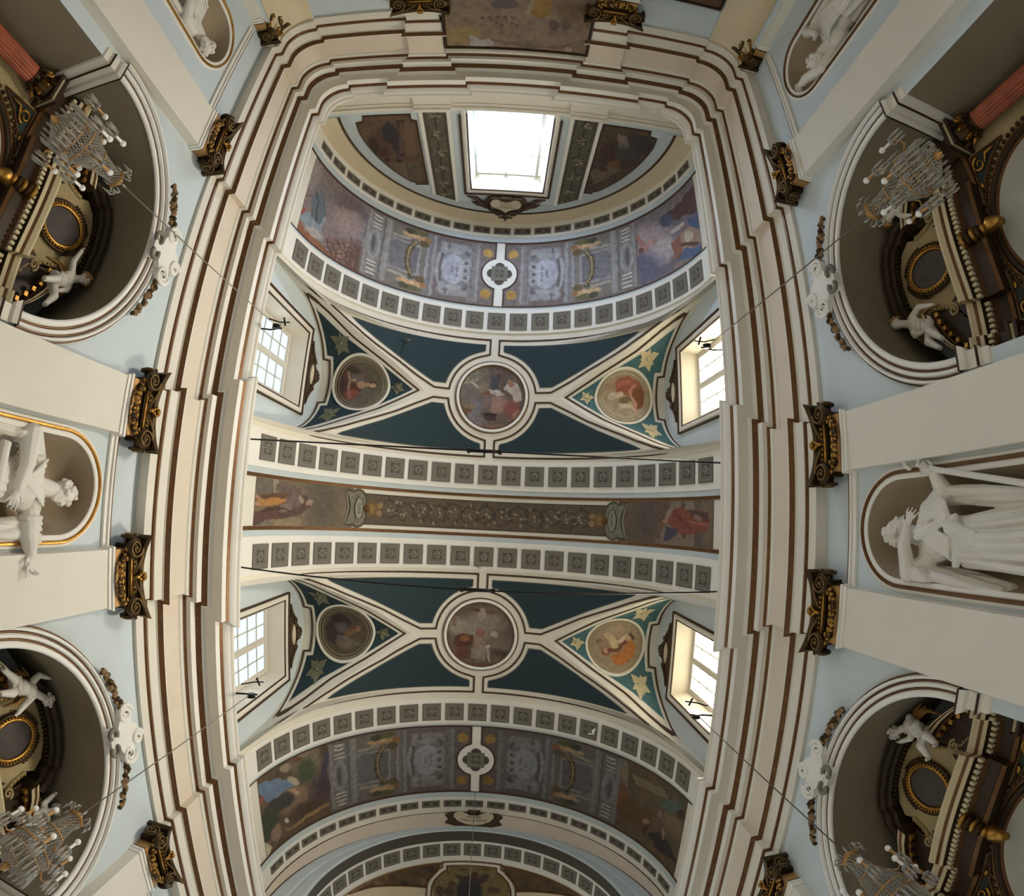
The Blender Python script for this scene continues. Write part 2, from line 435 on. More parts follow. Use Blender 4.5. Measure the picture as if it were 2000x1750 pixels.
# coffers: moulded square frames with a carved rosette, one object each
def coffer_mesh(w_, h_, nm):
    mb = MB(); a, b = w_/2, h_/2
    def ring(o, z): return [(-a+o, -b+o, z), (a-o, -b+o, z), (a-o, b-o, z), (-a+o, b-o, z)]
    R = [ring(0, 0), ring(0, .018), ring(.05*h_/.5, .018), ring(.07*h_/.5, .008), ring(.10*h_/.5, .012), ring(.13*h_/.5, .002)]
    for i in range(5): mb.grid([R[i], R[i+1]], 0 if i < 2 else (2 if i == 2 else 0), smooth=False, closed=True)
    mb.add(R[5], [(0, 1, 2, 3)], 1)
    rr = min(a, b)*.62; ex = a/min(a, b)
    pet = []
    for k in range(16):
        an = 2*PI*k/16; r = rr*(1.0 if k % 4 == 0 else (.82 if k % 2 == 0 else .52)); pet.append((r*math.cos(an)*min(ex, 1.5), r*math.sin(an), .006))
    pet2 = [(x*.45, y*.45, .03) for x, y, z in pet]; c2 = [(x*.18, y*.18, .018) for x, y, z in pet]
    mb.grid([pet, pet2], 2, smooth=False, closed=True); mb.grid([pet2, c2], 0, smooth=False, closed=True)
    mb.add([(x*.2, y*.2, .018) for x, y, z in pet] + [(0, 0, .04)], [(k, (k+1) % 16, 16) for k in range(16)], 2)
    me = bpy.data.meshes.new(nm); me.from_pydata([tuple(map(float, p)) for p in mb.v], [], mb.f)
    for m_ in (GREYC, GREYD, GREYL): me.materials.append(m_)
    me.polygons.foreach_set('material_index', mb.m); me.update()
    return me
CM = coffer_mesh(.56, .57, 'coffer'); CN = coffer_mesh(.57, .26, 'coffer_narrow')
def place_coffer(me, P, nrm, yaxis, parent, name='coffer'):
    z = Vector(nrm).normalized(); y = Vector(yaxis).normalized(); x = y.cross(z)
    o = bpy.data.objects.new(name, me); COL.objects.link(o); o.parent = parent
    M = Matrix((x, y, z)).transposed().to_4x4(); M.translation = Vector(P); o.matrix_basis = M
    return o
DL = .1386515
for yc, me in ((-6.09, CM), (-1.21, CM), (1.225, CM), (6.12, CM), (-9.515, CN), (9.505, CN)):
    for k in range(-10, 11):
        a = k*DL; P = V(yc, a*RV, .060)
        place_coffer(me, P, (-math.sin(a), 0, -math.cos(a)), (0, 1, 0), CEIL)
# lunettes: ruled surfaces between the groin and the arched clerestory wall
XC = 5.12; ZB, ZCR, HW = 10.2, 13.0, 1.86
def wz(d): return ZB + (ZCR-ZB)*math.sqrt(max(0, 1-(d/HW)**2))
def LUN(sgn, yc, d, x, off=0.0):
    """d along the nave from the bay centre, x distance from the nave axis"""
    dd = min(abs(d), 1.86); s = float(np.interp(dd, GY, GS)); gx, gz = RV*math.sin(s/RV), ZS + RV*math.cos(s/RV)
    z = gz + (wz(dd)-gz)*(x-gx)/max(1e-6, XC-gx)
    return (sgn*x, YM+yc+d, z-off)
for sgn in (-1, 1):
    for yc in (-3.604, 3.604):
        mb = MB(); rows = []
        for d in np.linspace(-1.859, 1.859, 61):
            dd = abs(d); s = float(np.interp(dd, GY, GS)); gx = RV*math.sin(s/RV)
            rows.append([LUN(sgn, yc, d, gx + (XC-gx)*j/16) for j in range(17)])
        mb.grid(rows, 0, flip=sgn > 0)
        mb.build('lunette_vault', CREAM, CEIL)
        ck = MB()
        for e in (-1, 1):
            vp = [V(yc+e*1.861, sgn*s_) for s_ in np.linspace(6.55, SMAX, 8)]; ck.poly([(sgn*5.16, vp[0][1], 10.32)] + vp + [(sgn*5.16, vp[0][1], vp[-1][2])])
        ck.build('lunette_cheek', CREAM, CEIL)
        # clerestory wall with the window opening
        hole = [(YM+yc-1.02, 8.75), (YM+yc+1.02, 8.75), (YM+yc+1.02, 11.62), (YM+yc-1.02, 11.62)]
        bm = bmesh.new(); E = []
        for P in ([(YM+yc-1.98, 7.9), (YM+yc+1.98, 7.9)] + [(YM+yc+(HW+.12)*math.cos(t), ZB+(ZCR-ZB+.12)*math.sin(t)) for t in np.linspace(0, PI, 25)], hole):
            vs = [bm.verts.new((sgn*XC, y, z)) for y, z in P]; E += [bm.edges.new((vs[i], vs[(i+1) % len(vs)])) for i in range(len(vs))]
        bmesh.ops.triangle_fill(bm, use_beauty=True, edges=E, normal=(-sgn, 0, 0))
        me = bpy.data.meshes.new('clerestory_wall'); bm.to_mesh(me); bm.free(); me.materials.append(BLUE)
        link('clerestory_wall', me, WALL[sgn])

sky_backing = MB()  # unseen outer shell, added to block sky seen through the lunette gaps
for sg in (-1, 1): sky_backing.box((min(sg*6.3, sg*6.4), -10.9, 7.6), (max(sg*6.3, sg*6.4), 16, 14.7))
sky_backing.box((-6.4, -10.9, 14.6), (6.4, 16, 14.8)); sky_backing.box((-6.4, -11.0, 5.5), (6.4, -10.9, 14.8))
sky_backing.build('sky_backing', CREAM, kind='structure')
# ------------------------------------------------------------------ fresco painting: colours laid down stroke by stroke on the plaster
GAIN = 1.12
class Paint:
    def __init__(s, X, Y, base, seed=1, wob=2.2, wsc=14):
        s.x0, s.y0 = X, Y
        s.X = X + (rnoise(X+500, Y+500, wsc, seed)-.5)*2*wob; s.Y = Y + (rnoise(X+900, Y+100, wsc, seed+1)-.5)*2*wob
        s.C = np.ones((len(X), 3))*np.array(base, float); s.seed = seed
    def mix(s, m, c):
        s.C += (np.array(c, float)-s.C)*np.clip(m, 0, 1)[:, None]
    def e(s, cx, cy, rx, ry, c, rot=0, soft=.15, a=1):
        t = math.radians(rot); dx, dy = s.X-cx, s.Y-cy
        u = (dx*math.cos(t)+dy*math.sin(t))/rx; v = (-dx*math.sin(t)+dy*math.cos(t))/ry
        d = np.sqrt(u*u+v*v); s.mix((1+soft-d)/(2*soft)*a, c)
    def p(s, pts, c, a=1):
        ins = np.zeros(len(s.X), bool); n = len(pts)
        for i in range(n):
            x1, y1 = pts[i]; x2, y2 = pts[(i+1) % n]
            cond = (y1 > s.Y) != (y2 > s.Y)
            with np.errstate(all='ignore'):
                ins ^= cond & (s.X < (x2-x1)*(s.Y-y1)/((y2-y1) or 1e-9)+x1)
        s.mix(ins*a, c)
    def l(s, pts, w_, c, a=1):
        for (x1, y1), (x2, y2) in zip(pts[:-1], pts[1:]):
            L = (x2-x1)**2+(y2-y1)**2
            t = np.clip(((s.X-x1)*(x2-x1)+(s.Y-y1)*(y2-y1))/max(L, 1e-9), 0, 1)
            d = np.hypot(s.X-x1-t*(x2-x1), s.Y-y1-t*(y2-y1)); s.mix((1.3*w_-d)/(.6*w_)*a, c)
    def r(s, x0, y0, x1, y1, c, a=1):
        s.mix(((s.X > x0) & (s.X < x1) & (s.Y > y0) & (s.Y < y1))*a, c)
    def cloud(s, sc, c, amt, seed=0, lo=.5):
        n = .6*rnoise(s.x0, s.y0, sc, s.seed+seed)+.4*rnoise(s.x0, s.y0, sc*.37, s.seed+seed+5); s.mix(np.clip((n-lo)*3, 0, 1)*amt, c)
    def done(s): return s.C
def painted(name, A, painter, parent=None, flip=False, gain=None, **kw):
    """mesh grid A[h][w][3] whose vertex colours come from painter(P) (albedo in sRGB 0-255)"""
    A = np.asarray(A, float); h, w_ = A.shape[:2]; P = A.reshape(-1, 3)
    C = srgb(np.clip(np.asarray(painter(P))*(gain or GAIN), 0, 250))
    i = np.arange(h*w_).reshape(h, w_)
    q = np.stack([i[:-1, :-1], i[:-1, 1:], i[1:, 1:], i[1:, :-1]], -1).reshape(-1, 4)
    if flip: q = q[:, ::-1]
    me = bpy.data.meshes.new(name); me.from_pydata(P.tolist(), [], q.tolist())
    at = me.color_attributes.new('Col', 'FLOAT_COLOR', 'POINT')
    at.data.foreach_set('color', np.concatenate([C, np.ones((len(C), 1))], 1).astype(np.float32).ravel())
    me.materials.append(paint_mat()); me.polygons.foreach_set('use_smooth', [True]*len(me.polygons)); me.update()
    return link(name, me, parent, **kw)
def Vg(Y, S, off):
    Y, S = np.broadcast_arrays(np.asarray(Y, float), np.asarray(S, float)); a = np.clip(S/RV, -PI/2, PI/2); r = RV-off
    dz = np.minimum(0, RV*PI/2-np.abs(S))
    return np.stack([r*np.sin(a), YM+Y, ZS+r*np.cos(a)+dz], -1)
def text_mesh(body, size, F, m, parent, name='lettering', align='CENTER', sx=1.0):
    cu = bpy.data.curves.new('t', 'FONT'); cu.body = body; cu.size = size; cu.align_x = align; cu.align_y = 'CENTER'; cu.resolution_u = 2
    o = bpy.data.objects.new('t', cu); COL.objects.link(o)
    me = bpy.data.meshes.new_from_object(o.evaluated_get(bpy.context.evaluated_depsgraph_get()))
    bpy.data.objects.remove(o); bpy.data.curves.remove(cu)
    for v in me.vertices: v.co = F(v.co.x*sx, v.co.y)
    me.name = name; me.materials.clear(); me.materials.append(m)
    return link(name, me, parent, kind='stuff')
INK = mat('dark_lettering', (70, 60, 50), var=.1)
def thing(name, loc, label, cat, group=None): return empty(name, loc, label, cat, group)

# ---- painted architecture shared by the four long frescoes (u across the band -1.2..1.2, s from the crown outwards)
def architecture(u, s, dark):
    p = Paint(s*60, u*60, (96, 86, 82), 11, 1.2, 9); k = 60.
    p.cloud(40, (84, 72, 66), .6)
    G1, G2, G3, G4 = (112, 108, 104), (128, 125, 122), (82, 78, 76), (104, 99, 95)
    p.e(.42*k, -.78*k, .17*k, .17*k, (150, 118, 62)); p.e(.42*k, .78*k, .17*k, .17*k, (140, 108, 52))
    p.r(.66*k, -1.1*k, 1.0*k, 1.12*k, G4); p.r(.70*k, -1.1*k, .78*k, 1.12*k, G2, .7); p.r(.9*k, -1.1*k, .93*k, 1.1*k, G3, .7)
    p.r(1.0*k, -.95*k, 2.05*k, .95*k, (112, 108, 106)); 
    for v in (-1, 1):
        p.r(1.05*k, v*.86*k-8, 1.95*k, v*.86*k+8, G2, .5); p.e(1.15*k, v*.6*k, 8, 9, G3, a=.7); p.e(1.85*k, v*.72*k, 9, 11, G2, a=.8); p.l([(1.75*k, v*.6*k), (1.75*k, v*.95*k)], 1.6, G3)
        p.l([(1.68*k, v*.8*k), (1.82*k, v*.8*k)], 1.6, G3)
    p.e(1.55*k, 0, .56*k, .74*k, G2); p.e(1.55*k, 0, .50*k, .66*k, G3, a=.8); p.e(1.53*k, 0, .42*k, .57*k, (140, 139, 142), soft=.08)
    p.e(1.72*k, 0, .30*k, .52*k, (124, 123, 128), soft=.5, a=.5)
    for v in (-.28, 0, .28): p.e(1.13*k, v*k, 9, 9, G2); p.e(1.13*k, v*k, 4, 4, G3)
    p.l([(2.02*k, -.45*k), (2.1*k, -.15*k), (2.06*k, 0), (2.1*k, .15*k), (2.02*k, .45*k)], 5, G2); p.l([(1.95*k, -.5*k), (2.0*k, 0), (1.95*k, .5*k)], 2.5, G3)
    for v in (-.66, .66): p.e(1.5*k, v*k, 17, 5, G2)
    p.r(2.16*k, -1.12*k, 2.52*k, 1.12*k, (104, 100, 98)); p.r(2.2*k, -1.12*k, 2.28*k, 1.12*k, G2, .75); p.r(2.42*k, -.6*k, 2.5*k, .6*k, G2, .8); p.r(2.33*k, -1.1*k, 2.36*k, 1.1*k, G3, .6)
    # garland bay with two small figures at its ends
    p.r(2.55*k, -1.12*k, 3.95*k, 1.12*k, (98, 92, 84)); p.r(2.68*k, -.56*k, 3.75*k, .56*k, G2, .75); p.r(2.76*k, -.48*k, 3.66*k, .48*k, (88, 84, 84)); p.e(3.5*k, 0, 26, 30, (94, 90, 90))
    for v in (-1, 1):
        p.e(2.72*k, v*.86*k, 15, 9, (150, 122, 88), rot=8*v); p.e(2.98*k, v*.86*k, 12, 5, (164, 136, 100), rot=-8*v); p.e(3.2*k, v*.82*k, 14, 4, (158, 128, 94), rot=10*v); p.e(2.5*k, v*.84*k, 7, 7, (120, 88, 58))
        p.e(2.9*k, v*1.02*k, 22, 6, (84, 80, 52)); p.e(3.15*k, v*1.0*k, 10, 6, (62, 60, 42)); p.e(2.62*k, v*.66*k, 10, 7, (84, 70, 48))
        p.l([(3.1*k, v*.7*k), (3.7*k, v*.66*k)], 3, (130, 124, 112))
    for i in range(15):
        t = i/14*2-1; p.e((2.92+.22*(1-t*t))*k, t*.62*k, 6, 5, ((74, 66, 44), (92, 74, 46), (58, 58, 42))[i % 3]); p.e((2.90+.22*(1-t*t))*k, t*.62*k-2, 2.2, 2.2, (142, 124, 92), a=.8)
    p.r(3.78*k, -1.12*k, 4.0*k, 1.12*k, (116, 112, 106)); p.r(3.85*k, -1.1*k, 3.9*k, 1.1*k, G2, .8)
    # baluster pier
    p.r(4.0*k, -1.12*k, 4.62*k, 1.12*k, (104, 100, 94)); p.r(4.02*k, -1.1*k, 4.08*k, 1.1*k, G3, .8)
    p.e(4.36*k, 0, 15, 30, G2, soft=.1); p.e(4.36*k, 0, 10, 26, (112, 108, 104), soft=.1); p.e(4.38*k, 0, 5, 19, (80, 76, 76), soft=.15)
    for v in (-1, 1):
        for j, w_ in enumerate((.62, .74, .9, 1.02)): p.e(4.34*k, v*w_*k, 11, 3.2, (156, 150, 138)); p.e(4.34*k, v*(w_+.05)*k, 10, 1.6, G3)
    p.r(4.58*k, -1.12*k, 4.7*k, 1.12*k, (118, 114, 108))
    C = p.done()
    return C*dark  # brighter near the end window, darker below: vault light put into the paint
def long_fresco(name, y0, sgn, scene, label, dark):
    us = np.linspace(-1.205, 1.205, 108); ss = np.linspace(.155, 7.35, 330)
    U, S_ = np.meshgrid(us, ss, indexing='ij'); A = Vg(y0+U, sgn*S_, .012)
    keep = (np.hypot(U, S_) > .50)
    def painter(P):
        px = pix(P); u = U.ravel(); s = S_.ravel()
        a = architecture(u, s, dark); b = scene(px[:, 0], px[:, 1], u, s)
        m = np.clip((s+.05*np.sin(u*6)-4.72)/.03, 0, 1)[:, None]
        return a*(1-m)+b*m
    t = thing(name, Vg(y0, sgn*3.6, .012).tolist(), label, 'painting', 'long ceiling frescoes of the vault')
    o = painted('painted_field', A, painter, t, flip=sgn < 0)
    fr = MB(); F = lambda u, s, o_: V(y0+u, sgn*s, o_)
    arc = [(.60*math.sin(a), .60*math.cos(a)) for a in np.linspace(-1.31, 1.31, 14)]
    mould(fr, [(-1.2, 7.3), (-1.2, .165), (-.585, .165)] + arc[1:-1] + [(.585, .165), (1.2, .165), (1.2, 7.3)], .045, .03, F, 0)
    fr.build('frame', BROWN, t)
    return t
def scene_a(x, y, u, s):   # pale landscape with a scaffold and a tower
    p = Paint(x, y, (118, 104, 98), 3, 3); p.cloud(50, (132, 118, 114), .8); p.cloud(30, (104, 94, 86), .6, 3)
    p.e(735, 450, 45, 60, (112, 112, 122), soft=.6); p.e(660, 380, 50, 25, (108, 98, 90), 35, .5); p.e(690, 405, 40, 14, (96, 82, 78), 35, .4)
    p.e(680, 435, 34, 24, (136, 118, 110), 40, .3); p.p([(565, 440), (580, 428), (640, 490), (700, 540), (730, 556), (720, 562), (640, 525), (590, 480)], (126, 84, 58))
    p.p([(640, 460), (705, 470), (712, 545), (650, 520)], (110, 82, 70), .6)
    for i in range(7): p.l([(640+i*11, 468+i*4), (648+i*10, 520+i*6)], 1.3, (86, 62, 50)); p.l([(636, 474+i*9), (712, 484+i*10)], 1.1, (90, 66, 54), .8)
    for i in range(60):
        a, b = RNG.random(2); p.e(660+50*a, 470+75*b+20*a-10, 2.4, 2, ((150, 118, 100), (84, 58, 46), (132, 100, 84))[i % 3])
    p.p([(686, 462), (704, 498), (712, 545), (668, 520)], (88, 62, 50), .55)
    p.p([(580, 420), (596, 412), (640, 425), (628, 455), (600, 445)], (122, 130, 134)); p.p([(612, 385), (630, 370), (638, 420), (624, 440), (608, 420)], (86, 92, 92)); p.e(588, 412, 9, 6, (128, 70, 58), -30)
    p.l([(622, 378), (618, 430)], 1.5, (56, 60, 60)); p.e(612, 330, 14, 30, (134, 122, 114), 10, .5); p.l([(596, 380), (612, 384)], 1.5, (84, 70, 62)); p.e(615, 455, 20, 7, (156, 146, 138), 35, .3)
    return p.done()
def scene_b(x, y, u, s):   # clouds, a winged figure, dark rider with blue
    p = Paint(x, y, (112, 100, 100), 5, 3); p.cloud(44, (92, 86, 94), .8); p.cloud(26, (128, 112, 110), .5, 2)
    p.e(1270, 470, 40, 30, (148, 132, 130), soft=.4); p.e(1285, 500, 22, 18, (158, 146, 146), soft=.3); p.e(1300, 485, 18, 22, (160, 148, 146), soft=.3); p.e(1262, 525, 36, 26, (92, 90, 104), soft=.5)
    p.e(1255, 475, 22, 6, (150, 108, 98), 60); p.e(1268, 478, 20, 5, (158, 122, 112), -35); p.e(1251, 490, 6, 7, (110, 70, 62)); p.e(1240, 468, 5, 9, (150, 104, 98), 30)
    p.p([(1295, 420), (1330, 395), (1362, 345), (1372, 410), (1330, 425), (1308, 432)], (78, 54, 50)); p.p([(1340, 430), (1374, 405), (1378, 445), (1345, 440)], (70, 84, 108)); p.e(1300, 430, 12, 16, (72, 74, 88), 30)
    p.e(1322, 445, 16, 5, (168, 156, 144), -40); p.p([(1318, 470), (1350, 440), (1376, 450), (1378, 470), (1345, 485), (1325, 500), (1318, 495)], (142, 118, 100)); p.p([(1308, 475), (1328, 462), (1334, 505), (1322, 510)], (128, 86, 68))
    p.e(1345, 462, 9, 12, (176, 160, 140), 30); p.p([(1322, 512), (1336, 486), (1378, 480), (1382, 498), (1340, 512)], (78, 92, 116)); p.l([(1330, 478), (1362, 476)], 3, (84, 58, 48))
    p.e(1335, 515, 20, 8, (122, 106, 100), -20)
    return p.done()
def scene_c(x, y, u, s):   # meadow with blue-robed figures and dark trees
    p = Paint(x, y, (84, 68, 50), 7, 3); p.cloud(34, (64, 54, 40), .9); p.cloud(20, (104, 86, 62), .5, 3)
    p.e(575, 1555, 45, 22, (112, 92, 72), -35, .4); p.e(600, 1490, 26, 28, (118, 104, 84), soft=.5); p.e(598, 1505, 18, 26, (62, 66, 48), 20, .4); p.e(640, 1500, 12, 34, (58, 50, 66), 10, .3); p.e(630, 1535, 20, 30, (62, 52, 54), 30, .5)
    p.p([(495, 1535), (535, 1522), (570, 1520), (575, 1535), (540, 1555), (520, 1570)], (92, 106, 124)); p.e(572, 1525, 12, 8, (150, 140, 122), 30); p.e(558, 1500, 12, 9, (128, 116, 98), -30); p.e(582, 1484, 9, 6, (92, 62, 44))
    p.p([(495, 1560), (518, 1556), (505, 1580)], (120, 66, 48)); p.e(575, 1548, 10, 7, (156, 126, 98)); p.e(545, 1570, 34, 14, (54, 50, 44), -35); p.e(525, 1600, 20, 16, (52, 54, 38), -40); p.e(520, 1630, 10, 22, (48, 56, 36), 20); p.e(600, 1580, 40, 14, (66, 50, 38), -30, .4)
    for i in range(5): p.l([(560+i*12, 1622-i*9), (610+i*12, 1590-i*8)], 2, (128, 104, 66), .7)
    p.e(540, 1625, 9, 18, (118, 98, 80), 20); p.p([(508, 1672), (518, 1645), (532, 1655), (526, 1668), (512, 1685)], (168, 158, 134)); p.e(562, 1601, 4, 5, (170, 160, 140))
    return p.done()
def scene_d(x, y, u, s):   # brown interior with a seated figure in black
    p = Paint(x, y, (82, 68, 50), 9, 3); p.cloud(40, (68, 56, 42), .8); p.cloud(22, (96, 82, 62), .5, 3)
    p.p([(1200, 1510), (1225, 1545), (1240, 1600), (1195, 1600), (1180, 1560)], (98, 62, 38)); p.p([(1202, 1480), (1226, 1485), (1226, 1540), (1206, 1510)], (104, 92, 74)); p.p([(1235, 1510), (1300, 1545), (1305, 1560), (1240, 1530)], (104, 92, 70))
    p.p([(1215, 1560), (1290, 1590), (1260, 1625), (1200, 1590)], (78, 58, 36)); p.e(1310, 1575, 22, 13, (72, 84, 74), 10, .3); p.e(1330, 1592, 8, 12, (58, 42, 30)); p.e(1290, 1600, 14, 20, (92, 68, 54), 20); p.p([(1265, 1628), (1290, 1624), (1310, 1650), (1326, 1690), (1300, 1672), (1275, 1650)], (46, 38, 32))
    p.e(1259, 1622, 5, 8, (60, 40, 28)); p.e(1262, 1605, 8, 6, (128, 104, 80)); p.l([(1297, 1615), (1297, 1640)], 1.8, (120, 96, 74)); p.e(1290, 1590, 4, 7, (116, 104, 88)); p.e(1316, 1612, 14, 26, (104, 88, 66), -30, .4)
    return p.done()
FR_T1 = long_fresco('ceiling_fresco', -7.834, -1, scene_a, 'long curved fresco of a pale landscape with scaffolding, left below the end window', 1.12)
FR_T2 = long_fresco('ceiling_fresco', -7.834, 1, scene_b, 'long curved fresco with clouds and blue-cloaked rider, at the right of the end window arch', 1.12)
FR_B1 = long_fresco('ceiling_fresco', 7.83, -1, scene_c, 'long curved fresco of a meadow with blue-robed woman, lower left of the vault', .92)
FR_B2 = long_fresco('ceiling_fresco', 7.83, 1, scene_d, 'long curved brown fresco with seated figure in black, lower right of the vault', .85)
for t, y0, sgn, lines, u0 in ((FR_T1, -7.834, -1, ('CI NERVA', 'ILLA'), 0), (FR_T2, -7.834, 1, ('M AET EN', 'RINT'), 0), (FR_B1, 7.83, -1, ('VERITAS', 'EST'), 0), (FR_B2, 7.83, 1, ('IN TERRA', 'PAX'), 0)):
    for i, b in enumerate(lines):
        s0 = 1.42+.16*i
        text_mesh(b, .13, (lambda x, y, s0=s0, y0=y0, sgn=sgn: V(y0 - sgn*x, sgn*(s0 - y), .016)), INK, t, name='lettering')
# ------------------------------------------------------------------ decoration of the vault
def vf(yc, sy, ss):  # local (d, s) -> vault, mirrored
    return lambda d, s, o: V(yc + sy*d, ss*s, o)
bay_names = {-3.604: 'upper', 3.604: 'lower'}
for yc in (-3.604, 3.604):
    for sy in (-1, 1):
        for ss in (-1, 1):
            F = vf(yc, sy, ss)
            arc = [(1.345*math.sin(a), 1.345*math.cos(a)) for a in np.linspace(math.acos(.14/1.345)-.0, .115, 12)]
            out = [(1.85, .14), (1.36, .14)] + arc[1:] + [(.155, 1.80), (.45, 2.38), (.76, 2.95), (1.0, 3.5), (1.257, 4.12), (1.42, 4.5), (1.64, 5.1), (1.83, 5.72)]
            pm = MB(); mould(pm, out + [(1.85, 5.3)], .055, .03, F, 0, closed=True)
            # teal field and its two painted borders
            tl = [(1.67, .295), (1.505, .295)] + [(1.5*math.sin(a), 1.5*math.cos(a)) for a in np.linspace(math.acos(.33/1.5), .225, 10)] + [(.335, 1.83), (.68, 2.5), (1.06, 3.26), (1.36, 3.95), (1.67, 4.68)]
            mould(pm, tl, .05, .012, F, 1, closed=True)
            pm.build('panel_moulding', [BROWN, GREYC], CEIL)
            tb = MB(); rows = []
            xs = list(np.linspace(.30, 4.66, 60))
            lo = lambda s: math.sqrt(max(.0, 2.25-s*s)) if s < 1.46 else (.335 if s < 1.83 else float(np.interp(s, [1.83, 2.5, 3.26, 3.95, 4.68], [.335, .68, 1.06, 1.36, 1.67])))
            for s in xs:
                l0 = min(1.665, max(lo(s), .335)); rows.append([F(l0+(1.67-l0)*j/8, s, .014) for j in range(9)])
            tb.grid(rows, 0); tb.build('teal_panel', TEAL, CEIL)
# cream borders next to the strip round the bays
# great medallions
def med_table(x, y):
    p = Paint(x, y, (92, 78, 68), 21, 1.6, 9); p.cloud(24, (76, 64, 56), .7)
    p.e(920, 745, 34, 24, (104, 96, 86), -30, .5); p.r(912, 722, 934, 744, (126, 118, 102)); p.r(915, 724, 931, 740, (104, 98, 86))
    p.p([(900, 745), (920, 748), (938, 764), (945, 775), (972, 766), (972, 761), (940, 760), (925, 745)], (160, 150, 138)); p.e(912, 772, 22, 18, (98, 90, 82), soft=.4)
    p.e(966, 748, 9, 17, (62, 62, 70)); p.e(974, 735, 5, 6, (74, 54, 44)); p.e(944, 758, 10, 12, (112, 98, 86), 20)
    p.p([(985, 760), (995, 742), (1012, 750), (1018, 766), (1020, 780), (1005, 788), (1000, 772)], (158, 146, 136)); p.e(998, 750, 6, 6, (128, 92, 72)); p.p([(1000, 770), (1010, 775), (1006, 795), (1001, 790)], (162, 150, 140))
    p.e(955, 768, 13, 5, (112, 68, 50), -10); p.e(972, 790, 20, 18, (132, 104, 94), 0, .2); p.e(952, 785, 9, 14, (104, 88, 82)); p.e(1000, 800, 17, 17, (114, 68, 58), 0, .25); p.e(1012, 812, 12, 10, (126, 92, 76))
    p.e(928, 800, 13, 22, (104, 100, 104), 25, .25); p.e(913, 803, 9, 5, (96, 66, 44), -20); p.e(918, 795, 12, 5, (118, 100, 78), 10); p.r(945, 810, 968, 822, (62, 46, 38)); p.e(957, 809, 13, 3, (40, 32, 28)); p.e(930, 822, 20, 10, (102, 96, 96), 10, .4)
    p.p([(955, 762), (975, 762), (985, 772), (972, 774), (960, 770)], (150, 142, 132)); p.l([(970, 763), (971, 772)], 1.6, (168, 160, 150)); p.e(965, 835, 20, 6, (112, 82, 66), 0, .4)
    return p.done()
def med_angel(x, y):
    p = Paint(x, y, (90, 76, 66), 23, 1.6, 9); p.cloud(26, (74, 62, 54), .7)
    p.e(925, 1225, 38, 22, (124, 112, 100), -10, .5); p.e(955, 1215, 26, 24, (116, 104, 94), soft=.5); p.e(890, 1222, 14, 15, (132, 122, 108), 20, .4)
    p.e(940, 1200, 9, 12, (134, 122, 112)); p.e(932, 1191, 6, 4, (72, 46, 38)); p.e(958, 1195, 9, 5, (92, 72, 52)); p.e(888, 1215, 5, 8, (104, 88, 70))
    p.p([(886, 1262), (890, 1242), (903, 1236), (925, 1240), (927, 1252), (918, 1262), (900, 1264)], (74, 42, 28)); p.e(908, 1246, 10, 7, (112, 74, 46)); p.e(905, 1275, 16, 12, (84, 52, 42), 0, .3)
    p.e(940, 1262, 14, 22, (126, 104, 90), 10, .4); p.e(965, 1240, 8, 7, (150, 138, 122)); p.e(972, 1262, 26, 16, (102, 90, 78), 10, .5); p.p([(950, 1260), (958, 1258), (955, 1295), (952, 1290)], (156, 142, 124)); p.e(938, 1235, 8, 6, (120, 84, 66))
    p.p([(922, 1265), (950, 1262), (946, 1290), (920, 1286)], (122, 112, 100), .7); p.e(940, 1300, 30, 6, (86, 62, 48), 0, .4); p.e(975, 1275, 20, 8, (66, 54, 46), 10, .4)
    return p.done()
def medallion(yc, paintfn, label):
    t = thing('ceiling_medallion', V(yc, 0, .02), label, 'painting', 'great round medallions on the vault crown')
    rr = np.linspace(0, 1.0, 54); aa = np.linspace(0, 2*PI, 150)
    Rr, Aa = np.meshgrid(rr, aa, indexing='ij'); A = Vg(yc + Rr*np.sin(Aa), Rr*np.cos(Aa), .012)
    painted('painted_field', A, lambda P: paintfn(*pix(P).T), t)
    fr = MB(); F = lambda d, s, o: V(yc+d, s, o); ring = lambda r: [(r*math.sin(a), r*math.cos(a)) for a in np.linspace(0, 2*PI, 73)[:-1]]
    mould(fr, ring(1.005), .03, .035, F, 1, True); mould(fr, ring(1.065), .09, .075, F, 0, True); mould(fr, ring(1.13), .025, .045, F, 1, True)
    fr.build('ring_frame', [WHITE, GOLDLINE], t)
medallion(-3.604, med_table, 'round ceiling medallion of figures at a table, in the bay nearest the end window')
medallion(3.61, med_angel, 'round ceiling medallion of an angel with kneeling figure, in the lower bay')
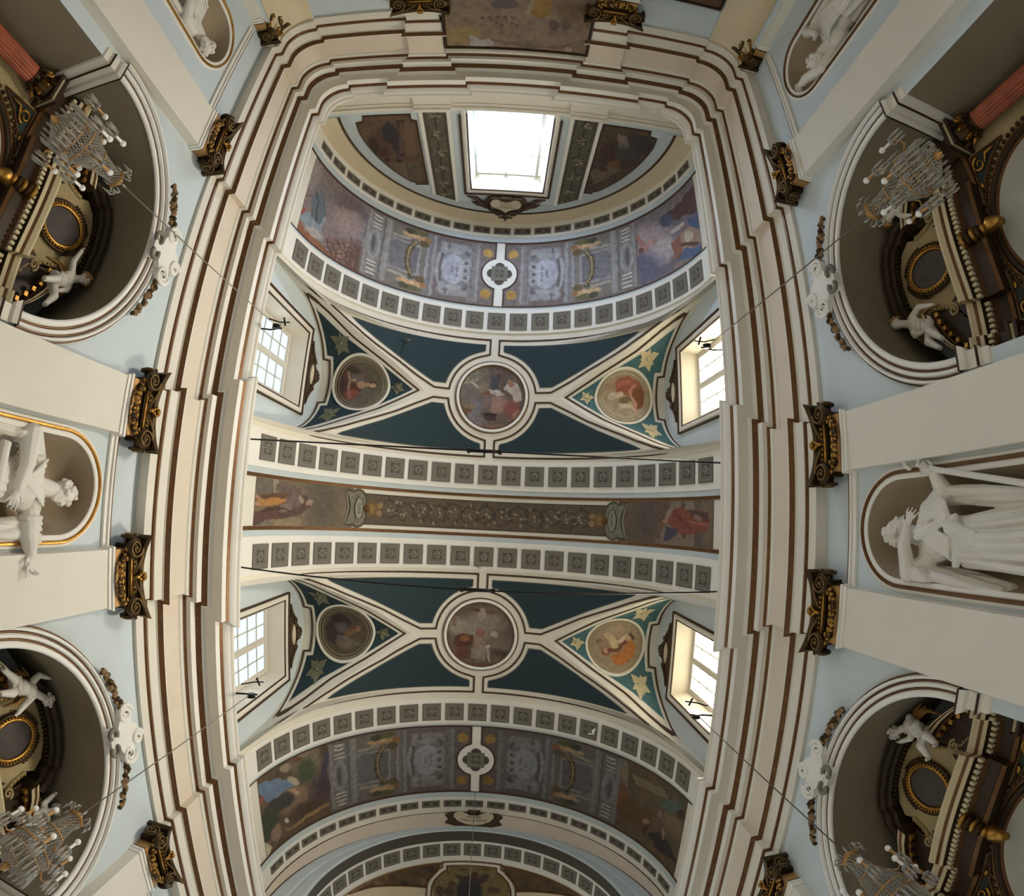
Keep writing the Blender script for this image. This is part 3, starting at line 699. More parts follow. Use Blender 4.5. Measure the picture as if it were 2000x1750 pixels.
# small quatrefoil bosses in the middle of the long frescoes
def quatrefoil(yc, label):
    t = thing('quatrefoil_boss', V(yc, 0, .02), label, 'ornament', 'quatrefoil bosses on the crown')
    F = lambda d, s, o: V(yc+d, s, o)
    mb = MB(); mb.grid([[F(r*math.sin(a), r*math.cos(a), .03) for a in np.linspace(0, 2*PI, 49)] for r in (0.001, .2, .4, .57)], 0); 
    mould(mb, [(1.2, 0), (.55, 0)], .24, .03, F, 0, round_=False); mould(mb, [(-.55, 0), (-1.2, 0)], .24, .03, F, 0, round_=False); mb.build('white_disc', WHITE, t)
    lo = MB()
    for a in range(4):
        c, s_ = math.cos(a*PI/2), math.sin(a*PI/2)
        pts = [(.26*c - (.155*math.cos(b))*s_ + .15*math.sin(b)*c, .26*s_ + (.155*math.cos(b))*c + .15*math.sin(b)*s_) for b in np.linspace(0, PI, 12)]
        ctr = F(.3*c, .3*s_, .04); V_ = [F(d, s, .036) for d, s in pts] + [ctr]; lo.add(V_, [(i, (i+1) % 12, 12) for i in range(12)], 1)
        mould(lo, pts, .03, .05, F, 0, True)
    lo.build('lobes', [GREYC, GREYD], t)
    o = place_coffer(CM, V(yc, 0, .034), (0, 0, -1), (0, 1, 0), t, 'rosette'); o.matrix_basis = Matrix.Translation(Vector(V(yc, 0, .034)) - Vector(t.location)) @ Matrix.Diagonal((.95, -.95, -1, 1))
    return t
quatrefoil(-7.834, 'grey quatrefoil rosette boss on white disc, on the crown nearest the end window')
quatrefoil(7.83, 'grey quatrefoil rosette boss on white disc, on the crown at the lower end')
# crown strips are the plain vault; scroll panel, prophets and their name shields in the middle band
def scroll_paint(u, s):
    k = 60.; p = Paint(s*k, u*k, (82, 70, 54), 31, .8, 6); p.cloud(20, (74, 62, 48), .5)
    n = 13
    for i in range(n):
        c = (-2.9+5.8*i/(n-1))*k; v = 1 if i % 2 else -1
        th = np.linspace(0, 2*PI*.9, 14); r = 15
        p.l([(c+r*math.cos(t*v+PI/2), v*2+r*math.sin(t*v+PI/2)) for t in th], 1.5, (58, 50, 40))
        for j in range(9):
            a = RNG.random()*6.28; q = RNG.random()*9; p.e(c+q*math.cos(a), v*2+q*math.sin(a), 2.4, 1.9, ((132, 124, 108), (104, 92, 74), (60, 52, 40))[j % 3], a*57)
        for j in range(6): a = RNG.random()*6.28; p.e(c+20*math.cos(a)*.8, v*2+20*math.sin(a)*.9, 3.6, 1.5, ((52, 46, 36), (118, 106, 86))[j % 2], a*57)
    for v in (-1, 1): p.e(v*3.42*k, 0, 12, 13, (96, 72, 40)); p.e(v*3.42*k, 0, 6, 8, (120, 92, 52)); p.e(v*3.2*k, 6, 6, 5, (124, 100, 66)); p.e(v*3.2*k, -6, 6, 5, (124, 100, 66))
    for v in (-1, 1): p.l([(-3.7*k, v*24.5), (3.7*k, v*24.5)], .9, (62, 54, 44)); p.l([(v*3.62*k, -25), (v*3.62*k, 25)], .9, (62, 54, 44))
    return p.done()
us = np.linspace(-.43, .44, 46); ss = np.linspace(-3.68, 3.68, 340); U, S_ = np.meshgrid(us, ss, indexing='ij')
t = thing('scroll_panel', V(0, 0, .02), 'long dark strip of painted leafy scrolls across the crown, between the two name shields', 'painting')
painted('painted_field', Vg(U, S_, .014), lambda P: scroll_paint(U.ravel(), S_.ravel()), t)
def prophet_l(x, y):
    p = Paint(x, y, (104, 88, 70), 41, 1.5, 9); p.cloud(26, (92, 78, 62), .7); p.e(630, 980, 30, 60, (82, 74, 60), soft=.5); p.e(485, 970, 14, 60, (112, 90, 62), soft=.5)
    p.r(502, 930, 533, 962, (92, 84, 72)); p.r(534, 934, 545, 962, (132, 118, 98)); p.r(533, 1012, 588, 1030, (120, 104, 80)); p.r(503, 1016, 532, 1030, (100, 90, 76))
    p.p([(498, 1000), (540, 985), (570, 960), (600, 970), (606, 988), (590, 1004), (560, 1012), (520, 1016), (495, 1030), (490, 1020)], (78, 54, 46)); p.p([(540, 945), (580, 948), (592, 968), (560, 964), (538, 958)], (92, 76, 66)); p.p([(510, 964), (560, 964), (585, 975), (540, 985), (505, 985)], (86, 62, 40))
    p.p([(500, 976), (556, 970), (560, 978), (540, 988), (505, 990)], (146, 104, 52)); p.e(575, 978, 16, 12, (98, 80, 74), 20); p.e(557, 992, 14, 9, (112, 92, 82), -15); p.e(588, 975, 4, 9, (134, 114, 98), -20); p.e(603, 984, 7, 8, (132, 104, 88)); p.e(607, 979, 4, 3, (126, 114, 100)); p.e(602, 990, 5, 3, (84, 56, 44))
    p.e(503, 970, 8, 2.5, (150, 116, 96), 40); p.e(500, 984, 8, 3.5, (152, 118, 98), 15); p.l([(540, 990), (575, 1000)], 1.5, (62, 42, 38)); p.l([(510, 998), (545, 994)], 2, (60, 40, 28)); p.l([(510, 968), (556, 972)], 1.5, (76, 50, 28))
    return p.done()
def prophet_r(x, y):
    p = Paint(x, y, (92, 76, 62), 43, 1.5, 9); p.cloud(26, (80, 66, 54), .7); p.e(1262, 1010, 20, 50, (78, 68, 58), soft=.5)
    p.p([(1312, 976), (1352, 974), (1358, 995), (1340, 995), (1305, 1000)], (116, 104, 88)); p.p([(1290, 1045), (1300, 1020), (1355, 1040), (1357, 1075), (1285, 1068)], (112, 98, 82)); p.r(1357, 1040, 1372, 1078, (84, 72, 66)); p.e(1380, 1010, 12, 50, (106, 90, 72), soft=.4)
    p.p([(1302, 1018), (1312, 998), (1330, 990), (1342, 996), (1375, 998), (1386, 1018), (1384, 1034), (1352, 1044), (1338, 1046), (1320, 1038)], (112, 62, 48)); p.p([(1345, 996), (1382, 1000), (1384, 1020), (1352, 1012)], (80, 54, 48)); p.p([(1302, 1028), (1324, 1034), (1322, 1044), (1302, 1058), (1295, 1056)], (64, 58, 70))
    p.e(1334, 988, 4, 9, (92, 66, 54)); p.e(1294, 1023, 7, 6, (100, 70, 50)); p.e(1300, 1017, 5, 5, (140, 108, 88)); p.e(1306, 1003, 5, 10, (130, 108, 92), 25); p.e(1286, 1055, 6, 3, (108, 84, 74)); p.l([(1345, 1018), (1380, 1026)], 2, (140, 86, 68)); p.l([(1320, 1005), (1345, 1030)], 1.6, (84, 44, 36)); p.e(1336, 1048, 3, 5, (84, 48, 38)); p.e(1362, 1012, 9, 5, (124, 94, 84), 20)
    return p.done()
us = np.linspace(-.535, .535, 52); ss = np.linspace(4.02, 7.3, 150); U, S_ = np.meshgrid(us, ss, indexing='ij')
for sgn, fn, lb in ((-1, prophet_l, 'fresco of a striding prophet in brown and ochre, left end of the middle band'), (1, prophet_r, 'fresco of a prophet in red mantle, right end of the middle band')):
    t = thing('prophet_fresco', V(0, sgn*5, .02), lb, 'painting', 'prophet frescoes of the middle band')
    painted('painted_field', Vg(U, sgn*S_, .013), lambda P, fn=fn: fn(*pix(P).T), t, flip=sgn < 0)
SHG = mat('painted_stone_shield', (128, 122, 102), var=.22, scale=9); SHL = mat('painted_stone_light', (150, 146, 126), var=.1); SHD = mat('painted_stone_dark', (92, 86, 68), var=.2, scale=8)
def spiral(c, r0, turns, n=22, start=0.0, sg=1):
    return [(c[0]+r0*(1-.8*i/n)*math.cos(start+sg*2*PI*turns*i/n), c[1]+r0*(1-.8*i/n)*math.sin(start+sg*2*PI*turns*i/n)) for i in range(n+1)]
def flat(mb, pts, F, h, m, h0=0.0):
    """a low plate with the given outline, its centre fanned"""
    c = np.mean(pts, 0); n = len(pts)
    mb.add([F(u, v, h) for u, v in pts] + [F(c[0], c[1], h)], [(i, (i+1) % n, n) for i in range(n)], m)
    mb.grid([[F(u, v, h0) for u, v in list(pts)+[pts[0]]], [F(u, v, h) for u, v in list(pts)+[pts[0]]]], m, smooth=False)
def shield(sgn, word, lb):
    t = thing('name_shield', V(0, sgn*3.85, .03), lb, 'ornament', 'name shields of the prophets')
    F = lambda d, s, o: V(d, sgn*s, o)
    mb = MB()
    half = [(.0, 3.58), (.10, 3.62), (.22, 3.60), (.36, 3.64), (.46, 3.72), (.51, 3.83), (.49, 3.95), (.44, 4.02), (.47, 4.15), (.44, 4.27), (.30, 4.19), (.15, 4.13)]
    pts = half + [(0, 4.11)] + [(-d, s) for d, s in half[:0:-1]]
    flat(mb, pts, F, .03, 0); mb.build('shield_plate', SHG, t)
    ed = MB(); mould(ed, pts, .05, .05, F, 0, True); mould(ed, [(.47, 4.3), (.30, 4.23), (0, 4.16), (-.30, 4.23), (-.47, 4.3)], .05, .04, F, 1); 
    for v in (-1, 1): mould(ed, spiral((v*.36, 3.86), .09, 1.2), .025, .05, F, 1); mould(ed, [(v*.30, 4.18), (v*.34, 4.05), (v*.26, 4.0)], .03, .05, F, 1)
    ed.build('scrolled_edge', [SHD, SHL], t)
    ov = [(.30*math.cos(a), 3.84+.13*math.sin(a)) for a in np.linspace(0, 2*PI, 33)[:-1]]
    om = MB(); flat(om, ov, F, .048, 0, .03); mould(om, ov, .03, .06, F, 1, True); om.build('oval_label', [SHL, SHD], t)
    fl = MB(); 
    for a in np.linspace(0, 2*PI, 7)[:-1]: fl.ball(F(.07*math.cos(a), 3.60+.06*math.sin(a), .05), .045, 6, 0)
    fl.ball(F(0, 3.60, .07), .05, 6, 0); fl.build('gilt_flower', BGOLD if 0 else mat('painted_gilt', (122, 88, 46), var=.25, scale=9), t)
    text_mesh(word, .15, lambda x, y: V(-sgn*x, sgn*(3.84-y), .052), INK, t, sx=.9 if len(word) < 6 else .72)
shield(-1, 'ISAIA', 'grey painted name shield reading ISAIA, left of the leafy scroll strip'); shield(1, 'GEREMIA', 'grey painted name shield reading GEREMIA, right of the leafy scroll strip')
# ------------------------------------------------------------------ lunettes: painted fields, tondi, windows
XIN = ([0, .7, 1.2, 1.6, 1.75], [2.2, 3.22, 4.05, 4.56, 4.80])
def tondo_l1(x, y):
    p = Paint(x, y, (98, 88, 68), 51, 1, 8); p.e(702, 750, 47, 46, (84, 76, 62), soft=.04); p.p([(663, 725), (690, 712), (712, 728), (712, 745), (700, 770), (686, 782), (672, 780), (664, 760)], (86, 52, 42))
    p.p([(686, 722), (710, 728), (712, 745), (700, 752), (688, 745)], (96, 86, 84)); p.e(690, 722, 16, 7, (62, 54, 42), 20, .3); p.e(706, 752, 9, 7, (150, 120, 98)); p.e(728, 752, 9, 7.5, (58, 42, 34)); p.e(728, 753, 7, 4.5, (158, 128, 104)); p.e(718, 751, 6, 4, (150, 122, 98))
    p.l([(681, 728), (684, 742), (680, 758), (682, 778)], 2.2, (140, 122, 106)); p.e(686, 770, 14, 9, (120, 66, 50), -10, .3); p.e(666, 750, 8, 22, (62, 48, 42), 0, .4); p.e(692, 742, 6, 3, (140, 128, 102), -15); p.e(682, 768, 4, 9, (132, 88, 72))
    return p.done()
def tondo_r1(x, y):
    p = Paint(x, y, (150, 136, 112), 53, 1, 8); p.e(1220, 772, 42, 40, (144, 124, 100), soft=.05); p.p([(1200, 748), (1210, 738), (1228, 734), (1246, 744), (1256, 760), (1258, 780), (1252, 795), (1244, 800), (1238, 780), (1225, 772), (1205, 765)], (134, 78, 60))
    p.p([(1234, 770), (1250, 748), (1258, 770), (1256, 795), (1242, 800), (1240, 785)], (112, 70, 42)); p.e(1200, 773, 14, 7, (168, 154, 134), -15); p.e(1212, 770, 6, 5, (178, 160, 140)); p.e(1222, 782, 14, 7, (108, 92, 70)); p.e(1220, 793, 12, 5, (172, 156, 134)); p.l([(1229, 764), (1236, 780), (1242, 790), (1240, 806)], 2.6, (172, 130, 110)); p.l([(1229, 764), (1240, 752)], 2.2, (170, 122, 104)); p.l([(1230, 786), (1238, 800)], 2.4, (178, 158, 124)); p.e(1222, 748, 18, 7, (152, 92, 74), -8, .4)
    return p.done()
def tondo_l2(x, y):
    p = Paint(x, y, (78, 70, 52), 55, 1, 8); p.e(677, 1236, 46, 42, (72, 62, 48), soft=.05); p.p([(636, 1225), (648, 1203), (665, 1196), (680, 1206), (688, 1222), (672, 1240), (658, 1250), (655, 1262), (640, 1250)], (48, 38, 34)); p.e(668, 1226, 14, 9, (78, 72, 70), 20, .3)
    p.e(698, 1228, 8, 6, (118, 84, 62)); p.e(690, 1224, 8, 3, (84, 54, 36), 30); p.e(683, 1235, 10, 7, (96, 72, 50), -20, .3); p.e(675, 1255, 18, 12, (96, 86, 72), 10, .3); p.e(697, 1259, 6, 4, (88, 80, 70)); p.e(664, 1245, 8, 5, (74, 70, 66), 45)
    return p.done()
def tondo_r2(x, y):
    p = Paint(x, y, (142, 124, 98), 57, 1, 8); p.e(1198, 1262, 44, 42, (134, 116, 94), soft=.05); p.p([(1193, 1280), (1216, 1272), (1224, 1255), (1232, 1250), (1241, 1258), (1240, 1276), (1226, 1294), (1208, 1300), (1196, 1292)], (158, 98, 48)); p.e(1184, 1272, 9, 8, (112, 72, 56)); p.e(1184, 1270, 5, 5, (164, 128, 106)); p.l([(1190, 1270), (1206, 1270), (1222, 1252)], 3.4, (106, 64, 46))
    p.p([(1178, 1238), (1192, 1234), (1204, 1250), (1208, 1264), (1196, 1268), (1190, 1255)], (176, 156, 122)); p.p([(1228, 1246), (1232, 1232), (1240, 1246), (1236, 1252)], (78, 60, 54)); p.p([(1206, 1252), (1222, 1238), (1228, 1236), (1220, 1250), (1210, 1258)], (180, 162, 140)); p.e(1170, 1252, 7, 5, (118, 92, 70)); p.e(1227, 1247, 6, 5, (176, 140, 110)); p.e(1205, 1230, 22, 12, (146, 128, 108), 0, .4)
    return p.done()
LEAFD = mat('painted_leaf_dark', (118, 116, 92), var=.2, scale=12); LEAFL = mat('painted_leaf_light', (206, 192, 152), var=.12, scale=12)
TON = {(-1, -3.604): (tondo_l1, 'round fresco of a woman in red and blue, over the upper left window'), (1, -3.604): (tondo_r1, 'round fresco of a bearded man in red cloak, over the upper right window'),
       (-1, 3.604): (tondo_l2, 'dark round fresco of a seated woman, over the lower left window'), (1, 3.604): (tondo_r2, 'round fresco of a reader in orange drapery, over the lower right window')}
BRZ = mat('dark_bronze_stucco', (84, 66, 48), rough=.5, var=.3, scale=8, metal=.15)
CARTC = mat('cartouche_cream', (212, 198, 168), var=.06)
def pane_mat(name, rgb, strength):
    m = bpy.data.materials.new(name); m.use_nodes = True; nt = m.node_tree; nt.nodes.clear()
    e = nt.nodes.new('ShaderNodeEmission'); o = nt.nodes.new('ShaderNodeOutputMaterial'); e.inputs[0].default_value = (*srgb(rgb), 1); e.inputs[1].default_value = strength
    nt.links.new(e.outputs[0], o.inputs[0]); return m
PANE_R = pane_mat('sunlit_pane', (255, 244, 214), 9.0); PANE_L = pane_mat('sky_pane', (226, 243, 250), 1.25); PANE_E = pane_mat('bright_pane', (232, 242, 255), 6.0)
WFRAME = mat('window_paint', (214, 206, 190), var=.05)
wn_ = 0
for sgn in (-1, 1):
    for yc in (-3.604, 3.604):
        wn_ += 1
        G = lambda d, x, o: LUN(sgn, yc, d, x, o)
        # teal field of the lunette
        mb = MB(); rows = []
        xin = lambda d: float(np.interp(abs(d), *XIN))
        for d in np.linspace(-1.74, 1.74, 70):
            xo = 4.76 if abs(d) < .70 else 4.93; xi = xin(d)+.16+.07*abs(d)
            if xi > xo-.01: xi = xo-.01
            rows.append([G(d, xi+(xo-xi)*j/8, .016) for j in range(9)])
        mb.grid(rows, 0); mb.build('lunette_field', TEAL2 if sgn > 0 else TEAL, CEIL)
        fr = MB(); half = [(0, 2.2), (.35, 2.71), (.7, 3.22), (1.2, 4.05), (1.6, 4.56), (1.75, 4.80), (1.82, 5.0), (1.6, 5.035), (1.1, 5.035), (.66, 5.05), (.63, 4.87)]
        out = half + [(-d, x) for d, x in half[:0:-1]]
        mould(fr, out, .05, .03, G, 1, True, .1)
        h2 = [(0, 2.32), (.35, 2.83), (.7, 3.34), (1.2, 4.17), (1.56, 4.62), (1.72, 4.95), (1.55, 4.97), (1.1, 4.97), (.74, 4.97), (.71, 4.79)]
        mould(fr, h2 + [(-d, x) for d, x in h2[:0:-1]], .075, .022, G, 0, True, .1)
        fr.build('lunette_frame', [CREAM, BROWN], CEIL)
        fn, lb = TON[(sgn, yc)]
        t = thing('lunette_tondo', G(0, 3.9, .03), lb, 'painting', 'round frescoes above the side windows')
        rr = np.linspace(0.001, .80, 42); aa = np.linspace(0, 2*PI, 96)
        A = [[G(r*math.sin(a), 3.9+r*math.cos(a), .03) for a in aa] for r in rr]
        painted('painted_field', A, lambda P, fn=fn: fn(*pix(P).T), t)
        rg = MB(); ring = lambda r: [(r*math.sin(a), 3.9+r*math.cos(a)) for a in np.linspace(0, 2*PI, 57)[:-1]]
        mould(rg, ring(.825), .075, .06, G, 0, True); mould(rg, ring(.745), .03, .045, G, 1, True); mould(rg, ring(.66), .02, .04, G, 1, True)
        rg.build('ring_frame', [CREAM, mat('tondo_ring', (150, 138, 112), var=.1)], t)
        # acanthus ornaments in the three corners
        for d0, x0, r0, ph in ((-1.06, 4.46, .24, .4), (1.04, 4.52, .24, 2.2), (0, 2.82, .17, 0)):
            lf = MB()
            for k in range(7):
                a = ph + 2*PI*k/7 + .3*math.sin(k*5); L = r0*(1 if k % 2 else 1.35); c, s_ = math.cos(a), math.sin(a)
                pts = [(0, 0, .03), (L*.45*c-.3*L*s_, L*.45*s_+.3*L*c, .05), (L*c, L*s_, .03), (L*.45*c+.3*L*s_, L*.45*s_-.3*L*c, .03)]
                lf.add([G(d0+u, x0+v, o) for u, v, o in pts], [(0, 1, 2, 3)])
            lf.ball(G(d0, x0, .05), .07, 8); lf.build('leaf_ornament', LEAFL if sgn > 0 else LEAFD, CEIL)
        # window: splayed reveal, moulded surround, frame with two casements and small panes
        X = lambda x: sgn*x
        W = bpy.data.objects.new('window_%d' % wn_, None); COL.objects.link(W); W.location = (X(5.55), YM+yc, 8.8); W['kind'] = 'structure'
        y0 = YM+yc
        rv = MB(); a = [(-1.02, 8.2), (-1.02, 11.62), (1.02, 11.62), (1.02, 8.2)]; b = [(-.90, 8.2), (-.90, 11.42), (.90, 11.42), (.90, 8.2)]
        rv.grid([[(X(XC), y0+d, z) for d, z in a], [(X(5.60), y0+d, z) for d, z in b]], 0, smooth=False)
        rv.grid([[(X(XC), y0+d, 8.2) for d in (-1.02, 1.02)], [(X(5.7), y0+d, 8.2) for d in (-1.02, 1.02)]], 0)
        rv.build('reveal', CREAM, W)
        Fw = lambda d, z, o: (X(XC-o), y0+d, z)
        sr = MB(); mould(sr, [(-1.045, 8.0), (-1.045, 11.645), (1.045, 11.645), (1.045, 8.0)], .035, .03, Fw, 1); mould(sr, [(-1.13, 8.0), (-1.13, 11.73), (1.13, 11.73), (1.13, 8.0)], .13, .05, Fw, 0); mould(sr, [(-1.22, 8.0), (-1.22, 11.82), (1.22, 11.82), (1.22, 8.0)], .045, .075, Fw, 1)
        sr.build('window_surround', [CREAM, BROWN], W)
        wf = MB(); bx = lambda d0, d1, z0, z1, p=.05: wf.box((min(X(5.52), X(5.52+p)), y0+d0, z0), (max(X(5.52), X(5.52+p)), y0+d1, z1))
        bx(-.9, -.82, 8.5, 11.42); bx(.82, .9, 8.5, 11.42); bx(-.82, .82, 11.30, 11.42); bx(-.05, .05, 8.5, 11.3, .07)
        wf.build('window_frame', WFRAME, W)
        mu = MB(); zs = [8.5+.47*i for i in range(7)]
        for c in (-1, 1):
            for q in (.05, .40, .435, .80): pass
            for lo, hi in ((.05, .085), (.42, .45), (.785, .82)):
                d0, d1 = sorted((c*lo, c*hi)); mu.box((min(X(5.53), X(5.56)), y0+d0, 8.5), (max(X(5.53), X(5.56)), y0+d1, 11.3))
            for z in zs[1:]:
                d0, d1 = sorted((c*.085, c*.785)); mu.box((min(X(5.53), X(5.555)), y0+d0, z-.015), (max(X(5.53), X(5.555)), y0+d1, z+.015))
        mu.build('glazing_bars', WFRAME, W)
        for c in (-1, 1):
            for lo, hi in ((.085, .42), (.45, .785)):
                for i in range(6):
                    z0, z1 = zs[i]+.015, min(zs[i+1]-.015, 11.3)
                    d0, d1 = sorted((c*lo, c*hi)); pm = MB(); pm.box((min(X(5.575), X(5.58)), y0+d0-.014, z0-.014), (max(X(5.575), X(5.58)), y0+d1+.014, z1+.014))
                    pm.build('pane', PANE_R if sgn > 0 else PANE_L, W)
        # bronze-coloured stucco cartouche over the window
        ct = thing('window_cartouche', (X(XC-.03), y0, 12.2), ('dark scrolled stucco cartouche above the %s window' % {1: 'upper left', 2: 'lower left', 3: 'upper right', 4: 'lower right'}[wn_]), 'ornament', 'stucco cartouches above the side windows')
        cm = MB(); out = [(-.95, 11.90), (-.72, 11.95), (-.55, 12.1), (-.42, 12.3), (-.25, 12.42), (-.12, 12.58), (0, 12.66), (.12, 12.58), (.25, 12.42), (.42, 12.3), (.55, 12.1), (.72, 11.95), (.95, 11.90), (.6, 11.90), (.3, 11.93), (-.3, 11.93), (-.6, 11.90)]
        cm.grid([[Fw(d, z, 0) for d, z in out+out[:1]], [Fw(d, z, .05) for d, z in out+out[:1]]], 0); 
        cm.poly([Fw(d, z, .05) for d, z in out], None, 0); cm.build('cartouche_plate', BRZ, ct)
        cl = MB(); el = [(.26*math.cos(a)*(1+.12*math.cos(4*a)), 12.13+.12*math.sin(a)) for a in np.linspace(0, 2*PI, 29)[:-1]]
        flat(cl, el, Fw, .075, 0, .04); cl.build('cartouche_field', CARTC, ct)
        cs = MB()
        for v in (-1, 1):
            cs.tube([Fw(d, z, .07) for d, z in [(v*.9, 11.92), (v*.7, 11.98), (v*.52, 12.14), (v*.40, 12.30)] + spiral((v*.36, 12.24), .09, 1.3, 16, PI/2, -v)], [.02]+[.035]*3+[.03]*17, 6)
            cs.tube([Fw(d, z, .07) for d, z in spiral((v*.62, 12.0), .07, 1.2, 14, 0, v)], .02, 6)
        for k in range(7):
            a = PI*k/6; cs.tube([Fw(0, 12.28, .09), Fw(.17*math.cos(a), 12.30+.26*math.sin(a), .10)], [.03, .045], 6)
        cs.build('scrolls_and_shell', BRZ, ct)

# ------------------------------------------------------------------ end lunette with its window, painted panels and garland strips
YE = -9.72
def arcp(r, z0=ZS, n=48, a0=0.0): return [(r*math.cos(t), z0+r*math.sin(t)) for t in np.linspace(PI-a0, a0, n)]
bm = bmesh.new(); E = []
for P in ([(-5.06, 7.9)] + arcp(5.06) + [(5.06, 7.9)], [(-1.0, 8.72), (1.2, 8.72), (1.2, 12.1), (-1.0, 12.1)]):
    vs = [bm.verts.new((x, YE, z)) for x, z in P]; E += [bm.edges.new((vs[i], vs[(i+1) % len(vs)])) for i in range(len(vs))]
bmesh.ops.triangle_fill(bm, use_beauty=True, edges=E, normal=(0, 1, 0))
me = bpy.data.meshes.new('end_lunette'); bm.to_mesh(me); bm.free(); me.materials.append(BLUE); link('end_lunette', me, WEND)
Fe = lambda x, z, o: (x, YE+o, z)
eb = MB()
eb.grid([[Fe(x, z, .02) for x, z in arcp(r, n=60)] for r in (4.46, 5.08)], 0); mould(eb, arcp(4.42, n=60), .07, .05, Fe, 1); eb.grid([[Fe(x, z, .015) for x, z in arcp(r, n=60)] for r in (4.10, 4.39)], 2)
eb.build('lunette_arch_bands', [BEIGE, BROWN, PALEB], WEND)
st = MB()
for x in (-2.21, -1.49, 1.67, 2.40):
    zt = ZS+math.sqrt(4.10**2-x*x); st.box((x-.05, YE, 8.7), (x+.05, YE+.05, zt))
st.build('strip_border', WHITE, WEND)
# attic band under the lunette
ab = MB()
for (z0, z1, p) in ((7.9, 8.5, .05), (8.5, 8.58, .09), (8.58, 8.66, .16), (8.66, 8.71, .12)):
    ab.box((-4.55, YE-.1, z0), (4.55, YE+p, z1))
    for a, b in ((-2.32, -1.38), (1.56, 2.5)): ab.box((a, YE-.1, z0), (b, YE+p+.08, z1+.002))
ab.build('attic_band', CREAM, WEND)
for s_ in (-1, 1):
    q = MB(); q.grid([[(s_*(4.45+.55*math.sin(t)), YE+.03+.55*(1-math.cos(t)), z) for t in np.linspace(0, PI/2, 9)] for z in (7.9, 8.5)], 0); q.grid([[(s_*(4.45+(.55-p)*math.sin(t)), YE+.03+p+(.55-p)*(1-math.cos(t)), z) for t in np.linspace(0, PI/2, 9)] for z, p in ((8.5, 0), (8.55, .06), (8.66, .1), (8.70, .06), (8.7, 0))], 0); q.build('attic_band_corner', CREAM, WEND)
W = bpy.data.objects.new('window_5', None); COL.objects.link(W); W.location = (.1, -10.2, 8.8); W['kind'] = 'structure'
rv = MB(); rv.grid([[(x, YE, z) for x, z in ((-1.0, 8.72), (-1.0, 12.1), (1.2, 12.1), (1.2, 8.72), (-1.0, 8.72))], [(x, YE-.55, z) for x, z in ((-.9, 8.72), (-.9, 12.02), (1.1, 12.02), (1.1, 8.72), (-.9, 8.72))]], 0, smooth=False); rv.build('reveal', WHITE, W)
sr = MB(); mould(sr, [(-1.02, 8.9), (-1.02, 12.12), (1.22, 12.12), (1.22, 8.9)], .035, .03, Fe, 1); mould(sr, [(-1.11, 8.75), (-1.11, 12.21), (1.31, 12.21), (1.31, 8.75)], .13, .05, Fe, 0); mould(sr, [(-1.21, 8.95), (-1.21, 12.31), (1.41, 12.31), (1.41, 8.95)], .06, .07, Fe, 1); sr.build('window_surround', [CREAM, BROWN], W)
fm = MB()
for x in (-.87, .02, .98): fm.box((x-.04, YE-.53, 8.72), (x+.05, YE-.48, 12.0))
for z in (9.4, 10.2, 11.0, 11.9): fm.box((-.9, YE-.525, z-.02), (1.1, YE-.49, z+.02))
fm.build('window_frame', WFRAME, W)
for i, (x0, x1) in enumerate(((-.9, .02), (.02, 1.1))):
    for z0, z1 in ((8.72, 9.4), (9.4, 10.2), (10.2, 11.0), (11.0, 11.9)):
        pm = MB(); pm.box((x0, YE-.55, z0), (x1, YE-.54, z1)); pm.build('pane', PANE_E, W)
cm_ = bpy.data.materials.new('sheer_curtain'); cm_.use_nodes = True; nt = cm_.node_tree; nt.nodes.clear()
tr = nt.nodes.new('ShaderNodeBsdfTranslucent'); tp = nt.nodes.new('ShaderNodeBsdfTransparent'); mx = nt.nodes.new('ShaderNodeMixShader'); om = nt.nodes.new('ShaderNodeOutputMaterial')
tr.inputs[0].default_value = (.80, .90, .95, 1); tp.inputs[0].default_value = (.75, .9, 1, 1); mx.inputs[0].default_value = .7
nt.links.new(tp.outputs[0], mx.inputs[1]); nt.links.new(tr.outputs[0], mx.inputs[2]); nt.links.new(mx.outputs[0], om.inputs[0])
cu = thing('curtain', (-.1, YE-.3, 11.7), 'sheer pale blue pleated curtain hanging in the bright end window', 'curtain')
for x0, x1 in ((-.84, -.02), (-.02, .72)):
    c = MB(); n = 60
    c.grid([[(x0+(x1-x0)*i/n*(1-.03*k/10), YE-.3+.035*math.sin(i*.95+k*.02), 11.62-2.9*k/10+(.03*math.sin(i*1.9) if k == 0 else 0)) for i in range(n+1)] for k in range(11)], 0); c.build('curtain_panel', cm_, cu)
    rd = MB(); rd.tube([(x0+.02*j, YE-.3, 11.6) for j in range(2)], .01); rd.build('curtain_rod_end', IRON, cu)
